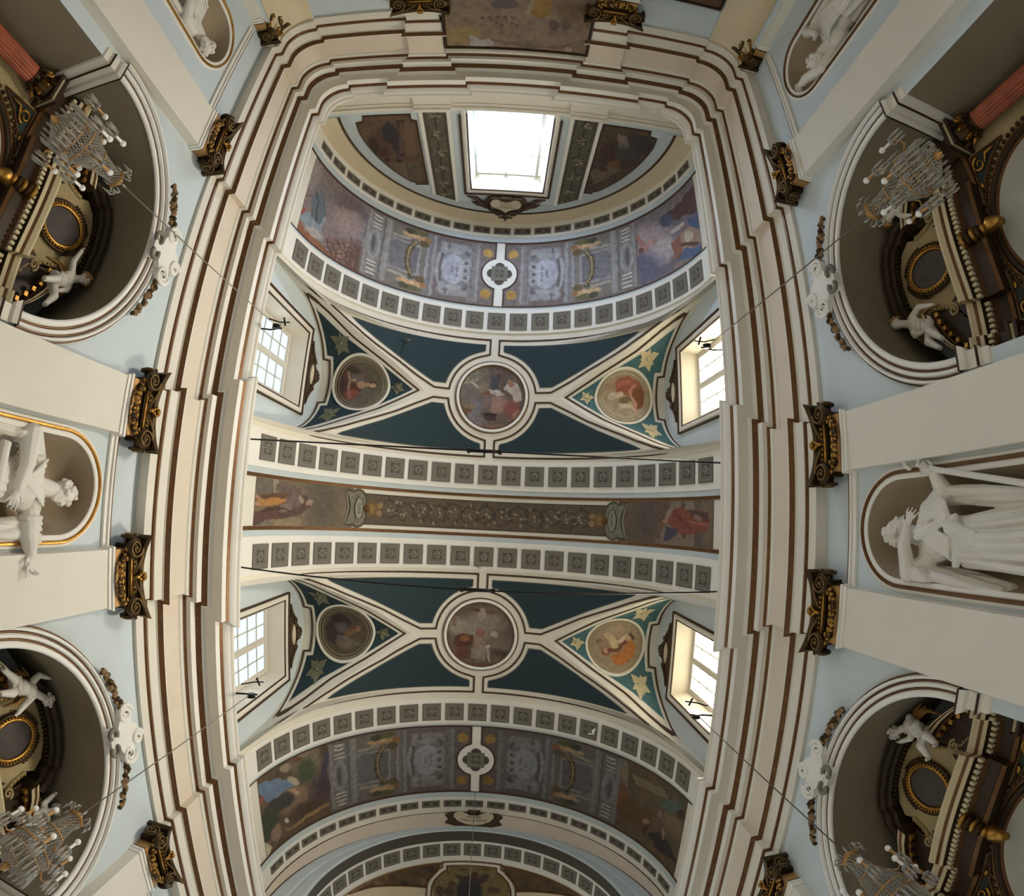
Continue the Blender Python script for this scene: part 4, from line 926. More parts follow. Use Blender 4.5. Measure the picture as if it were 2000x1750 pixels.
def garland_strip(x0, x1, lb):
    t = thing('garland_strip', ((x0+x1)/2, YE+.02, 8.8), lb, 'painting', 'painted garland strips beside the end window')
    xs = np.linspace(x0, x1, 26); zs = np.linspace(8.72, 12.95, 130); Z, X_ = np.meshgrid(zs, xs, indexing='ij')
    lim = ZS+np.sqrt(np.maximum(0, 4.10**2-X_**2)); Zc = np.minimum(Z, lim)
    def pf(P):
        x = (P[:, 0]-(x0+x1)/2)*60; z = P[:, 2]*60; p = Paint(x, z, (86, 80, 66), 61, .8, 6); p.cloud(16, (74, 68, 56), .6)
        for v in (-1, 1): p.l([(v*15, 500), (v*15, 800)], 1, (62, 56, 46))
        p.l([(0, 520), (0, 790)], 1.6, (56, 52, 42))
        for k, zc in enumerate((9.0, 9.7, 10.45, 11.2, 11.95, 12.5)):
            for j in range(26):
                a = RNG.random()*6.28; q = RNG.random()**.5*11; p.e(q*math.cos(a), zc*60+q*math.sin(a)*.95, 2.8, 2.2, ((56, 52, 42), (112, 104, 88), (70, 64, 50), (132, 124, 106))[j % 4], a*57)
        return p.done()
    painted('painted_field', np.stack([X_, np.full_like(X_, YE+.025), Zc], -1), pf, t)
garland_strip(-2.15, -1.55, 'painted garland strip on the end wall, left of the bright window'); garland_strip(1.73, 2.34, 'painted garland strip on the end wall, right of the bright window')
def end_l(x, y):
    p = Paint(x, y, (92, 72, 54), 63, 1.2, 8); p.cloud(20, (74, 56, 44), .8); p.e(740, 275, 18, 30, (74, 56, 46), 20, .4); p.p([(745, 250), (757, 238), (768, 243), (780, 260), (792, 275), (793, 300), (785, 306), (770, 296), (762, 278), (752, 280)], (50, 44, 46)); p.p([(770, 236), (790, 232), (792, 255), (782, 265)], (60, 42, 36)); p.e(730, 285, 8, 18, (56, 42, 34), -20); p.e(750, 298, 14, 9, (70, 46, 36)); p.r(780, 240, 812, 300, (104, 78, 58), .6); p.e(757, 312, 6, 4, (56, 38, 30)); p.e(781, 313, 8, 4, (58, 40, 32)); p.p([(760, 318), (820, 318), (826, 352), (800, 352), (775, 335)], (98, 84, 66)); p.l([(795, 312), (798, 345)], 1.4, (70, 56, 44)); p.e(810, 335, 10, 20, (86, 74, 62), 0, .4); p.e(800, 311, 20, 4, (84, 60, 44))
    return p.done()
def end_r(x, y):
    p = Paint(x, y, (78, 64, 52), 65, 1.2, 8); p.cloud(20, (62, 50, 42), .8); p.e(1255, 280, 26, 22, (58, 50, 48), 20, .4); p.p([(1206, 262), (1226, 268), (1230, 300), (1212, 305)], (112, 100, 90)); p.e(1190, 300, 16, 22, (66, 46, 40), 10, .3); p.e(1225, 300, 22, 12, (62, 62, 58), 20, .4); p.p([(1152, 335), (1190, 322), (1215, 332), (1180, 350), (1160, 362)], (100, 88, 74)); p.e(1200, 320, 12, 7, (104, 72, 54)); p.e(1178, 330, 9, 4, (72, 46, 36)); p.e(1262, 262, 16, 5, (88, 66, 48), 10); p.e(1212, 272, 6, 7, (126, 104, 84))
    return p.done()
def end_panel(sg, fn, lb):
    t = thing('end_wall_panel', (sg*3, YE+.02, 9.2), lb, 'painting', 'painted panels beside the garland strips')
    e0 = 0.0 if sg < 0 else .16
    xs_ = lambda z: 2.36+e0; z0 = 8.98
    rows = []
    for z in np.linspace(8.95, 11.90, 62):
        xo = math.sqrt(max(.1, 4.03**2-(z-ZS)**2)); xo = min(xo, 3.98); xo = xo if z > 9.18 else 3.80-.05*math.cos((z-8.95)*6)+.0
        xi = 2.36+.12*(sg > 0) if z > 9.18 else 2.50
        if z > 11.78: xo = min(xo, 2.72)
        xo = max(xo, xi+.02); rows.append([(sg*(xi+(xo-xi)*j/50), YE+.022, z) for j in range(51)])
    painted('painted_field', rows, lambda P: fn(*pix(P).T), t)
    a = [r[0] for r in rows]; b = [r[-1] for r in rows]; o = [(p[0], p[2]) for p in a+b[::-1]]
    fm = MB(); mould(fm, o, .05, .035, Fe, 0, True, .3); fm.build('frame', BROWN, t)
end_panel(-1, end_l, 'dark framed panel of a robed group, left side of the end lunette'); end_panel(1, end_r, 'dark framed panel of figures in shadow, right side of the end lunette')
# cartouche with lettering under the window head
ct = thing('end_cartouche', (.08, YE+.05, 12.3), 'dark scrolled cartouche with cream heart-shaped tablet above the end window', 'ornament')
hp = [(0, 12.62), (.12, 12.52), (.30, 12.47), (.44, 12.55), (.50, 12.72), (.46, 12.90), (.30, 12.98), (.15, 13.05), (.0, 13.2)]
heart = [(.08+x, z) for x, z in hp] + [(.08-x, z) for x, z in hp[-2:0:-1]]
cp = MB(); flat(cp, [(.08+(x-.08)*1.32, 12.8+(z-12.8)*1.36) for x, z in heart], Fe, .06, 0); cp.build('cartouche_plate', BRZ, ct)
cl = MB(); flat(cl, heart, Fe, .10, 0, .05); cl.build('tablet', CARTC, ct)
cs = MB()
for v in (-1, 1):
    cs.tube([Fe(.08+v*x, z, .1) for x, z in [(.15, 12.42), (.45, 12.40), (.62, 12.55), (.66, 12.8), (.52, 13.05), (.3, 13.15)] + spiral((v*0+.22, 13.2), .13, 1.2, 14, 0, 1)], .05, 6)
    cs.tube([Fe(.08+v*x, z, .08) for x, z in [(.6, 12.9), (.8, 12.75), (.95, 12.5), (1.25, 12.38)]], [.10, .10, .07, .02], 6); cs.tube([Fe(.08+v*x, z, .08) for x, z in [(.7, 12.85), (.9, 12.8), (1.1, 12.66)]], [.06, .06, .02], 6)
cs.ball(Fe(.08, 12.45, .1), (.26, .08, .13), 10); cs.tube([Fe(.08, 13.2, .08), Fe(.08, 13.45, .08), Fe(.08, 13.75, .06)], [.07, .10, .01], 6); cs.tube([Fe(-.16, 13.52, .07), Fe(.08, 13.48, .09), Fe(.32, 13.52, .07)], [.02, .05, .02], 6)
cs.build('scrolls_and_shell', BRZ, ct)
for i, (b, sz) in enumerate((('D. O. M. AC', .07), ('IN LOCO SS', .07), ('MDCCLX IN', .07), ('MONUMENTALE', .085))):
    text_mesh(b, sz, lambda x, y, i=i: Fe(.08-x, 12.66+.085*i-y, .106), INK, ct, sx=.95)

# ------------------------------------------------------------------ choir arch at the lower end
YA = YM+9.9; R2, Z2 = 3.97, 8.9
aw = MB(); Fa = lambda x, z, o: (x, YA-o, z)
def arc2(r, z0, n=60, zb=7.9):
    P = []
    for t in np.linspace(PI+.2, -.2, n): P.append((r*math.cos(t), max(zb, z0+r*math.sin(t))))
    return P
oa = arc2(5.08, ZS); ia = arc2(4.9, 8.27); ja = arc2(3.97, Z2)
aw.grid([[Fa(x, z, 0) for x, z in oa], [Fa(x, z, 0) for x, z in ia]], 0); 
f = lambda k: [(a[0]+(b[0]-a[0])*k, a[1]+(b[1]-a[1])*k) for a, b in zip(ia, ja)]
mould(aw, [(x*.993, z*.999) for x, z in oa], .05, .04, Fa, 2); mould(aw, ia, .03, .03, Fa, 2)
aw.grid([[Fa(x, z, o) for x, z in f(k)] for k, o in ((0, 0), (.06, .05), (.45, .07), (.5, .03), (.55, .03), (.6, .07), (.9, .09), (1.0, .05))], 1, smooth=False)
WA = aw.build('wall_choir_arch', [PINK, PALEB, BROWN], kind='structure')
def V2(y, s, o=0.0):
    a = s/R2; r = R2-o
    if abs(a) > PI/2: return (math.copysign(r, s), y, Z2-(abs(s)-R2*PI/2))
    return (r*math.sin(a), y, Z2+r*math.cos(a))
cv = MB(); sl = np.linspace(-R2*PI/2-1, R2*PI/2+1, 70)
for y0, y1, m_, o in ((YA-.06, YA+.33, 3, 0), (YA+.33, 11.22, 1, 0), (11.22, 15.5, 0, 0)): cv.grid([[V2(y0, s, o) for s in sl], [V2(y1, s, o) for s in sl]], m_)  # front soffit band is grey, its shade put into the dark colour
for y in (11.26,): cv.grid([[V2(y, s, .02) for s in sl], [V2(y+.05, s, .02) for s in sl]], 2)
cv = cv.build('choir_vault', [BEIGE, WHITE, GOLDLINE, GREYD], WA)
CK = coffer_mesh(.53, .50, 'coffer_choir')
for k in range(-8, 9):
    a = k*.63/R2; place_coffer(CK, V2(10.73, k*.63, .006), (-math.sin(a), 0, -math.cos(a)), (0, 1, 0), WA)
def choir_mid(x, y):
    p = Paint(x, y, (112, 98, 60), 71, 1.2, 8); p.cloud(14, (92, 78, 48), .6); p.e(916, 1745, 26, 30, (44, 42, 42)); p.p([(885, 1704), (905, 1712), (925, 1708), (940, 1716), (938, 1730), (905, 1728)], (58, 46, 40)); p.e(945, 1716, 14, 7, (66, 50, 42), -35); p.e(927, 1711, 7, 8, (70, 48, 36)); p.e(882, 1728, 8, 7, (76, 58, 42)); p.e(878, 1742, 10, 10, (70, 54, 42)); p.e(965, 1738, 14, 6, (78, 60, 42)); p.e(905, 1699, 8, 3, (70, 54, 38)); p.e(950, 1698, 8, 3, (76, 60, 40)); p.e(860, 1740, 8, 10, (70, 56, 42))
    return p.done()
ct = thing('choir_fresco', V2(12.2, 0, .02), 'fresco of a dark winged figure in moulded frame, beyond the choir arch', 'painting')
rows = []
for y in np.linspace(11.42, 13.6, 50):
    h = .72 if y < 11.62 else (1.08 if y < 11.9 else 1.2); h = .72 if y < 11.62 else min(1.22, .80+.9*math.sqrt(max(0, y-11.62))*.62)
    rows.append([V2(y, -h+2*h*j/60, .012) for j in range(61)])
painted('painted_field', rows, lambda P: choir_mid(*pix(P).T), ct)
fm = MB(); F2 = lambda y, s, o: V2(y, s, o); hp = [(11.40, 0), (11.40, .76), (11.62, .78), (11.66, .86), (11.8, 1.0), (12.0, 1.16), (12.3, 1.26), (12.8, 1.30), (13.6, 1.2)]
for dl, w_, h_, m_ in ((0, .06, .04, 1), (.08, .10, .06, 0), (.16, .035, .04, 1)):
    q = [(y-dl, s+(dl if s > 0 else 0)) for y, s in hp]; q = [(y, -s) for y, s in q[:0:-1]] + q; mould(fm, q, w_, h_, F2, m_)
fm.build('frame', [CREAM, GOLDLINE], ct)
def choir_side(x, y):
    p = Paint(x, y, (84, 66, 42), 73, 1.2, 8); p.cloud(14, (62, 48, 34), .8)
    for i in range(24): a, b = RNG.random(2); p.e(690+160*a+ (360 if i % 2 else 0), 1695+45*b, 9, 5, ((58, 44, 32), (110, 88, 58), (74, 54, 38))[i % 3], 60*a)
    return p.done()
for sg, lb in ((-1, 'brown curved fresco panel left of the dark winged figure'), (1, 'brown curved fresco panel right of the dark winged figure')):
    t = thing('choir_side_fresco', V2(11.6, sg*2.3, .02), lb, 'painting', 'side frescoes beyond the choir arch')
    xs = np.linspace(1.02, 4.05, 90); rows = []
    for k in range(26):
        rows.append([])
        for s in xs:
            y1 = float(np.interp(s, [1.02, 1.1, 1.4, 1.5, 2.3, 3.2, 4.05], [11.45, 11.62, 12.0, 12.26, 11.95, 11.58, 11.36])); rows[-1].append(V2(11.33+(max(y1, 11.34)-11.33)*k/25, sg*s, .012))
    painted('painted_field', rows, lambda P: choir_side(*pix(P).T), t)
    fm = MB(); mould(fm, [(11.33, sg*1.0), (11.6, sg*1.08), (12.0, sg*1.38), (12.28, sg*1.48), (11.95, sg*2.3), (11.58, sg*3.2), (11.33, sg*4.1)], .06, .04, F2, 0, True); fm.build('frame', GOLDLINE, t)
ct = thing('arch_cartouche', (0, YA-.06, 13.5), 'dark scrolled cartouche lettered MATER MISERICORDIAE, at the top of the choir arch', 'ornament')
cp = MB(); o = [(-.62, 13.98), (-.80, 13.86), (-.93, 13.72), (-.78, 13.52), (-.88, 13.30), (-.66, 13.22), (-.3, 13.10), (0, 13.06), (.3, 13.10), (.66, 13.22), (.88, 13.30), (.78, 13.52), (.93, 13.72), (.80, 13.86), (.62, 13.98), (.3, 13.98), (0, 14.02), (-.3, 13.98)]
flat(cp, o, Fa, .05, 0); cp.build('cartouche_plate', BRZ, ct)
cl = MB(); lob = [(-.64, 13.62), (-.60, 13.82), (-.42, 13.90), (-.25, 13.80), (-.14, 13.70), (.14, 13.70), (.25, 13.80), (.42, 13.90), (.60, 13.82), (.64, 13.62), (.5, 13.40), (.25, 13.25), (0, 13.20), (-.25, 13.25), (-.5, 13.40)]
flat(cl, lob, Fa, .08, 0, .04); cl.build('tablet', CARTC, ct)
sh = MB()
for k in range(7):
    a = PI*k/6; sh.tube([Fa(0, 13.96, .09), Fa(.20*math.cos(a), 13.94-.22*math.sin(a), .10)], [.03, .045], 6)
sh.build('shell', BRZ, ct)
text_mesh('MATER', .15, lambda x, y: Fa(x, 13.58+y, .088), INK, ct); text_mesh('MISERICORDIAE', .12, lambda x, y: Fa(x, 13.40+.25*x*x+y, .088), INK, ct)
# ------------------------------------------------------------------ pilasters with gilded composite capitals (built facing +x, u along y)
def make_capital_mesh():
    K = {}
    b = MB(); b.box((-.2, -.405, 5.35), (.03, .405, 5.56), 0)
    b.box((-.2, -.43, 5.545), (.05, .43, 5.565), 1); K['bell'] = (b, [BGOLD, DGOLD], 'capital')
    e = MB()
    for k in range(5):
        u = -.28+.14*k; e.ball((.04, u, 5.50), (.05, .05, .06), 10, 0); e.tube([(.035, u+.062*math.cos(t), 5.505+.07*math.sin(t)) for t in np.linspace(PI, 2*PI, 9)], .013, 5, 0)
    K['eggs'] = (e, [DGOLD], 'egg_moulding')
    g = MB(); r = random.Random(3)
    for i in range(30):
        t = i/29*2-1; z = 5.36+.26*t*t+.02*r.random(); u = .50*t; p = .06+.05*(1-abs(t))
        g.ball((p+.02*r.random(), u+.03*(r.random()-.5), z), .028+.022*r.random(), 6, i % 2)
        if i % 3 == 0: g.ball((p+.03, u+.04*(r.random()-.5), z+.05), (.02, .05, .03), 6, 1)
    K['garland'] = (g, [DGOLD, GOLD], 'garland')
    n = MB(); n.box((-.2, -.47, 5.58), (.09, .47, 5.66), 0); n.tube([(.10, -.46, 5.62), (.10, .46, 5.62)], .022, 6, 1); n.box((-.2, -.46, 5.66), (.07, .46, 5.80), 0)
    for k in range(9): n.ball((.09, -.30+.075*k, 5.70), .026, 6, 1)
    K['neck'] = (n, [DGOLD, GOLD], 'echinus')
    v = MB()
    for s_ in (-1, 1):
        c = (s_*.43, 5.665)
        v.lathe([(.001, .0), (.15, .0), (.155, .03), (.15, .05), (.001, .05)], (.10, c[0], c[1]), 20, 0, Matrix(((0, 0, 1), (1, 0, 0), (0, 1, 0))))
        pts = [(.165, c[0]-s_*rr*math.cos(a), c[1]+rr*math.sin(a)) for a, rr in [(PI/2-2*PI*1.9*i/36, .14*(1-i/40)) for i in range(37)]]
        v.tube(pts, [.02*(1-.5*i/36) for i in range(37)], 6, 1); v.ball((.165, c[0], c[1]), .03, 8, 1)
        v.tube([(.165, c[0], 5.805), (.15, s_*.28, 5.80), (.13, s_*.15, 5.74), (.12, s_*.06, 5.70)], [.022, .022, .018, .01], 6, 1)
        v.lathe([(.001, 0), (.13, 0), (.13, .04), (.001, .04)], (.0, s_*.56, 5.665), 16, 0, Matrix(((1, 0, 0), (0, 0, s_), (0, 1, 0))))
        v.tube([(.02+rr*math.cos(a), s_*.61, 5.665+rr*math.sin(a)) for a, rr in [(2*PI*1.7*i/24, .12*(1-i/28)) for i in range(25)]], .015, 5, 1)
    K['vol'] = (v, [DGOLD, mat('worn_gilding', (122, 96, 56), rough=.4, metal=.6, var=.3, scale=9)], 'volute')
    a = MB(); n_ = 16
    def edge(z, gsz): return [(.10+gsz+.17*(abs(t)**2.2), t*(.60+gsz), z) for t in np.linspace(-1, 1, n_)]
    A0, A1, A2 = edge(5.80, -.03), edge(5.815, 0), edge(5.875, .02)
    bk = lambda z: [(-.2, t*.6, z) for t in np.linspace(-1, 1, n_)]
    a.grid([bk(5.80), A0, A1, A2, bk(5.875)], 0, smooth=False)
    for s_ in (-1, 1): a.poly([(-.2, s_*.6, 5.80), A0[0 if s_ < 0 else -1], A2[0 if s_ < 0 else -1], (-.2, s_*.6, 5.875)])
    a.box((-.2, -.43, 5.87), (.04, .43, 6.0), 1)
    K['abacus'] = (a, [DGOLD, CREAM], 'abacus')
    f_ = MB(); 
    for k in range(6): q = 2*PI*k/6; f_.ball((.15, .055*math.cos(q), 5.83+.055*math.sin(q)), (.03, .035, .035), 6, 0)
    f_.ball((.19, 0, 5.83), .04, 8, 0); f_.tube([(.12, 0, 5.68), (.15, 0, 5.78)], .03, 6, 0); K['flower'] = (f_, [GOLD], 'abacus_flower')
    return K
def make_pilaster(w_=.81, z0=ZF):
    P = bpy.data.objects.new('pilaster', None); COL.objects.link(P)
    s = MB(); s.box((-.198, -w_/2, z0), (0, w_/2, 5.26), 0); s.build('shaft', CREAM, P)
    h = w_/2
    nk = MB()
    for z0_, z1_, p, m_ in ((5.24, 5.30, .02, 0), (5.30, 5.335, .045, 0), (5.335, 5.37, .03, 1)): nk.box((-.2, -h-p, z0_), (p, h+p, z1_), m_)
    nk.build('necking', [WHITE, GOLDLINE], P)
    K = make_capital_mesh(); cap = None
    for k, (mb, ms, nm) in K.items():
        if w_ != .81: mb.v = [(x, y*w_/.81, z) for x, y, z in mb.v]
        o = mb.build(nm, ms, cap or P)
        if cap is None: cap = o
    return P
PROTO = make_pilaster()
def put_pil(loc, rz, lb, grp='pilasters with gilded capitals', src=None):
    o = copy_tree(src or PROTO); o.location = loc; o.rotation_euler.z = rz; o['label'] = lb; o['category'] = 'pilaster'; o['group'] = grp
    return o
for sgn, sd in ((-1, 'left'), (1, 'right')):
    rz = 0 if sgn < 0 else PI
    for yc, lb in ((-1.21, 'cream pilaster with gilded scroll capital, {0} wall, above the middle niche'), (1.21, 'cream pilaster with gilded scroll capital, {0} wall, below the middle niche'),
                   (-6.06, 'cream pilaster with gilded scroll capital beside the upper chandelier arch, {0} wall'), (6.06, 'cream pilaster with gilded scroll capital past the lower chandelier arch, {0} wall')):
        put_pil((sgn*5.0, YM+yc, 0), rz, lb.format(sd))
PN = make_pilaster(.46)
PN.location = (-5.0, -9.33, 0); PN['label'] = 'narrow corner pilaster with dark capital, upper left corner of the nave'; PN['category'] = 'pilaster'; PN['group'] = 'pilasters with gilded capitals'
put_pil((5.0, -9.33, 0), PI, 'narrow corner pilaster with dark capital, upper right corner of the nave', src=PN)
PROTO.location = (-1.865, -9.83, 0); PROTO.rotation_euler.z = PI/2; PROTO['label'] = 'end wall pilaster with dark gilded capital, left of the big painting'; PROTO['category'] = 'pilaster'; PROTO['group'] = 'pilasters with gilded capitals'
put_pil((2.10, -9.83, 0), PI/2, 'end wall pilaster with dark gilded capital, right of the big painting')
# ------------------------------------------------------------------ paintings of the end wall
def big_paint(x, y):
    p = Paint(x, y, (104, 88, 74), 81, 1.5, 9); p.cloud(30, (92, 76, 62), .7); p.e(905, 70, 40, 20, (116, 98, 66), 0, .5); p.e(985, 8, 28, 9, (72, 64, 60)); p.p([(1035, 0), (1080, 0), (1074, 28), (1052, 38), (1040, 30)], (112, 86, 42)); p.e(1052, 55, 8, 16, (112, 96, 82)); p.e(1036, 15, 5, 16, (120, 106, 90), 20)
    for i in range(5): p.e(942+i*15, 34, 5, 3, (74, 60, 52)); 
    for i in range(6): p.e(960+10*i, 40+5*(i % 3), 4, 2.5, (78, 62, 54))
    p.e(1082, 50, 10, 11, (74, 60, 58)); p.e(1106, 48, 9, 12, (74, 60, 58)); p.p([(918, 92), (918, 68), (940, 78), (962, 76), (966, 90)], (128, 124, 120)); p.l([(960, 78), (1040, 92), (1060, 92)], 2.5, (84, 70, 64)); p.e(1090, 92, 26, 4, (92, 72, 64)); p.e(1110, 97, 8, 5, (130, 112, 100)); p.e(870, 20, 12, 20, (96, 84, 54), 0, .5)
    p.e(1120, 20, 30, 26, (84, 68, 48), 0, .6)
    return p.done()
def wall_picture(name, x0, x1, z0, z1, fn, lb, n=(150, 130), y=-9.80):
    t = thing(name, ((x0+x1)/2, y, z0), lb, 'painting')
    painted('canvas', [[(x, y, z) for x in np.linspace(x0, x1, n[0])] for z in np.linspace(z0, z1, n[1])], lambda P: fn(*pix(P).T), t, gain=1.2)
    f_ = MB(); F = lambda u, v, o: (u, y-.06+o, v)
    mould(f_, [(x0-.02, z0), (x0-.02, z1+.02), (x1+.02, z1+.02), (x1+.02, z0)], .07, .10, F, 0, True); f_.box((x0, y-.06, z0), (x1, y-.01, z1), 0); f_.build('frame', DWOOD, t)
wall_picture('end_wall_painting', -1.40, 1.68, 3.6, 6.87, big_paint, 'large faded brown painting on the end wall between the two dark capitals')
def dark_pic(x, y):
    p = Paint(x, y, (70, 50, 38), 83, 1.5, 9); p.cloud(24, (52, 38, 30), .8); p.e(1230, 5, 30, 10, (44, 48, 50), 0, .4); p.e(1370, 8, 40, 14, (84, 58, 42), 0, .5); return p.done()
wall_picture('dark_painting', 2.62, 4.2, 3.2, 5.12, dark_pic, 'dark brown framed painting on the end wall, at the upper right corner', (60, 60), -9.93)

# ------------------------------------------------------------------ keystone scrolls with garlands on the chapel arches
def keystone(sgn, yc, lb):
    t = thing('keystone_ornament', (sgn*5.1, YM+yc, 5.1), lb, 'ornament', 'scrolled keystones of the chapel arches')
    F = lambda u, z, o: (sgn*(XW-o), YM+yc+u, z)
    ux = sgn  # plate leans the way the photograph shows
    b = MB(); out = [(-.10, 5.13), (-.16, 5.18), (-.14, 5.30), (-.26, 5.36), (-.36, 5.46), (-.30, 5.62), (-.16, 5.62), (-.10, 5.72), (.0, 5.78), (.10, 5.72), (.16, 5.62), (.30, 5.62), (.36, 5.46), (.26, 5.36), (.14, 5.30), (.16, 5.18), (.10, 5.13)]
    flat(b, out, F, .17, 0); b.build('shield', WHITE, t)
    for v, c, r, sg in ((-1, (-.34, 5.50), .15, 1), (1, (.34, 5.50), .15, -1), (1, (.13, 5.72), .12, 1)):
        q = MB(); sp = spiral(c, r, 1.8, 30, PI/2, sg); q.tube([F(u, z, .17) for u, z in sp], [.042*(1-.5*i/30) for i in range(31)], 7, 0); q.lathe([(.001, 0), (r, 0), (r, .05), (.001, .05)], F(c[0], c[1], .09), 18, 0, Matrix(((0, 0, -sgn), (1, 0, 0), (0, 1, 0)))); q.build('scroll', WHITE, t)
    w_ = MB()
    for v in (-1, 1): w_.tube([F(v*(.13+.08*math.cos(a)), 5.17+.08*math.sin(a), .20) for a in np.linspace(-2.4, 2.4, 12)], .035, 7, 0)
    w_.build('clasp', GREYL, t)
    for v in (-1, 1):
        g = MB(); r = random.Random(5+v)
        for i in range(26):
            a = .16+.42*i/25; rad = 2.03; u, z = v*rad*math.sin(a), AZ+rad*math.cos(a)
            for j in range(2): g.ball(F(u+.05*(r.random()-.5), z+.04+.08*r.random(), .10+.05*r.random()), (.03+.03*r.random()*(1-i/40)), 6, r.randrange(2))
            if i % 4 == 0: g.ball(F(u, z+.07, .13), (.03, .06, .05), 6, 0)
        g.build('garland', [mat('stucco_fruit', (148, 116, 78), var=.25, scale=10), DGOLD], t)
keystone(-1, -3.62, 'white scrolled keystone with fruit garlands, over the upper left chapel arch'); keystone(-1, 3.62, 'white scrolled keystone with fruit garlands, over the lower left chapel arch')
keystone(1, -3.62, 'white scrolled keystone with fruit garlands, over the upper right chapel arch'); keystone(1, 3.62, 'white scrolled keystone with fruit garlands, over the lower right chapel arch')

# ------------------------------------------------------------------ iron tie rods across the nave
for y, z, lb in ((-1.27, 8.86, 'thin black iron tie rod across the vault, nearer the end window'), (1.36, 8.86, 'thin black iron tie rod across the vault, nearer the choir arch')):
    t = thing('tie_rod', (0, YM+y, z), lb, 'tie rod', 'iron tie rods')
    r = MB(); r.tube([(-5.2, YM+y, z), (0, YM+y, z-.03), (5.2, YM+y, z)], .017, 8); r.build('rod', IRON, t)
    c = MB(); c.tube([(-.30, YM+y, z-.02), (.30, YM+y, z-.02)], .036, 8)
    for v in (-1, 1): c.tube([(v*.27, YM+y, z-.02), (v*.33, YM+y, z-.02)], .055, 8)
    c.build('turnbuckle', IRON, t)
# ------------------------------------------------------------------ marble figures: blended volumes turned into one continuous skin
DG = bpy.context.evaluated_depsgraph_get
def skin(mb, name, m, voxel, parent, smooth=6):
    me = bpy.data.meshes.new('tmp'); me.from_pydata([tuple(map(float, p)) for p in mb.v], [], mb.f); me.update()
    o = bpy.data.objects.new('tmp', me); COL.objects.link(o)
    r = o.modifiers.new('r', 'REMESH'); r.mode = 'VOXEL'; r.voxel_size = voxel; r.use_smooth_shade = True
    if smooth:
        s = o.modifiers.new('s', 'SMOOTH'); s.factor = .5; s.iterations = smooth
    out = bpy.data.meshes.new_from_object(o.evaluated_get(DG())); bpy.data.objects.remove(o); bpy.data.meshes.remove(me)
    out.name = name; out.materials.clear(); out.materials.append(m)
    out.polygons.foreach_set('use_smooth', [True]*len(out.polygons))
    return link(name, out, parent)
def limb(mb, pts, rs, n=10):
    """tapered limb through joints, rounded at every joint"""
    P = [Vector(p) for p in pts]
    for i in range(len(P)-1):
        k = max(2, int((P[i+1]-P[i]).length/.04)); mb.tube([P[i].lerp(P[i+1], j/k) for j in range(k+1)], [rs[i]+(rs[i+1]-rs[i])*j/k for j in range(k+1)], n)
    for p, r in zip(P, rs): mb.ball(p, r*.99, n)
def rotm(fwd, up):
    f = Vector(fwd).normalized(); u = Vector(up); u = (u-f*u.dot(f)).normalized(); return Matrix((f, u.cross(f), u)).transposed()
def head(mb, c, fwd, up, s):
    """s = head height; face, nose, brow, chin, ears"""
    M = rotm(fwd, up); c = Vector(c); q = lambda x, y, z: c+M @ Vector((x*s, y*s, z*s))
    mb.ball(q(-.04, 0, .10), (s*.40, s*.34, s*.38), 16, 0, M); mb.ball(q(.08, 0, -.16), (s*.27, s*.26, s*.32), 14, 0, M)
    mb.ball(q(.24, 0, -.38), (s*.10, s*.12, s*.09), 10, 0, M)
    limb(mb, [q(.33, 0, .05), q(.42, 0, -.12)], [s*.035, s*.06], 8); mb.ball(q(.30, 0, .10), (s*.07, s*.24, s*.045), 10, 0, M)
    for v in (-1, 1):
        mb.ball(q(.20, v*.15, -.14), (s*.12, s*.10, s*.10), 8, 0, M); mb.ball(q(-.02, v*.34, -.05), (s*.07, s*.03, s*.11), 8, 0, M); mb.ball(q(.29, v*.13, .02), (s*.035, s*.06, s*.035), 8, 0, M)
    mb.ball(q(.32, 0, -.24), (s*.05, s*.11, s*.03), 8, 0, M); mb.ball(q(.31, 0, -.29), (s*.05, s*.09, s*.03), 8, 0, M)
    return q, M
def hair(mb, q, M, s, rnd, n=46, low=-.35, r=.085):
    for i in range(n):
        a = rnd.uniform(.75, 2*PI-.75); e = rnd.uniform(low, 1.2)
        x, y, z = .43*math.cos(a)*math.cos(e)-.05, .38*math.sin(a)*math.cos(e), .10+.42*math.sin(e)
        if e > .75: x += .06
        mb.ball(q(x, y, z), s*r*rnd.uniform(.8, 1.3), 7)
def hand(mb, w_, d, side, s, curl=.4, spread=.12, point=False):
    """w_: wrist, d: direction of the fingers, side: direction from little finger to thumb, s: hand length"""
    M = rotm(d, Vector(d).cross(Vector(side))); w_ = Vector(w_); q = lambda x, y, z: w_+M @ Vector((x*s, y*s, z*s))
    mb.ball(q(.25, 0, 0), (s*.30, s*.20, s*.10), 10, 0, M)
    for k in range(4):
        y = (-.17+.115*k); L = (.38, .48, .52, .46)[k]; c = 0.05 if (point and k == 3) else curl
        a = q(.45, y, 0); b = q(.45+L*.5*math.cos(c), y*(1+spread*4)*1.0, -L*.5*math.sin(c)); e = q(.45+L*(.5*math.cos(c)+.5*math.cos(c*2.2)), y*(1+spread*6), -L*(.5*math.sin(c)+.5*math.sin(c*2.2)))
        limb(mb, [a, b, e], [s*.062, s*.056, s*.045], 7)
    limb(mb, [q(.08, .16, 0), q(.28, .34, -.05), q(.46, .38, -.10)], [s*.08, s*.065, s*.05], 7)
def folds(mb, tops, hems, r0, r1, wob, rnd):
    for a, b in zip(tops, hems):
        a = Vector(a); b = Vector(b); k = 6; off = Vector((rnd.uniform(-1, 1), rnd.uniform(-1, 1), 0))*wob
        mb.tube([a.lerp(b, j/k)+off*math.sin(PI*j/k) for j in range(k+1)], [r0+(r1-r0)*j/k for j in range(k+1)], 8)
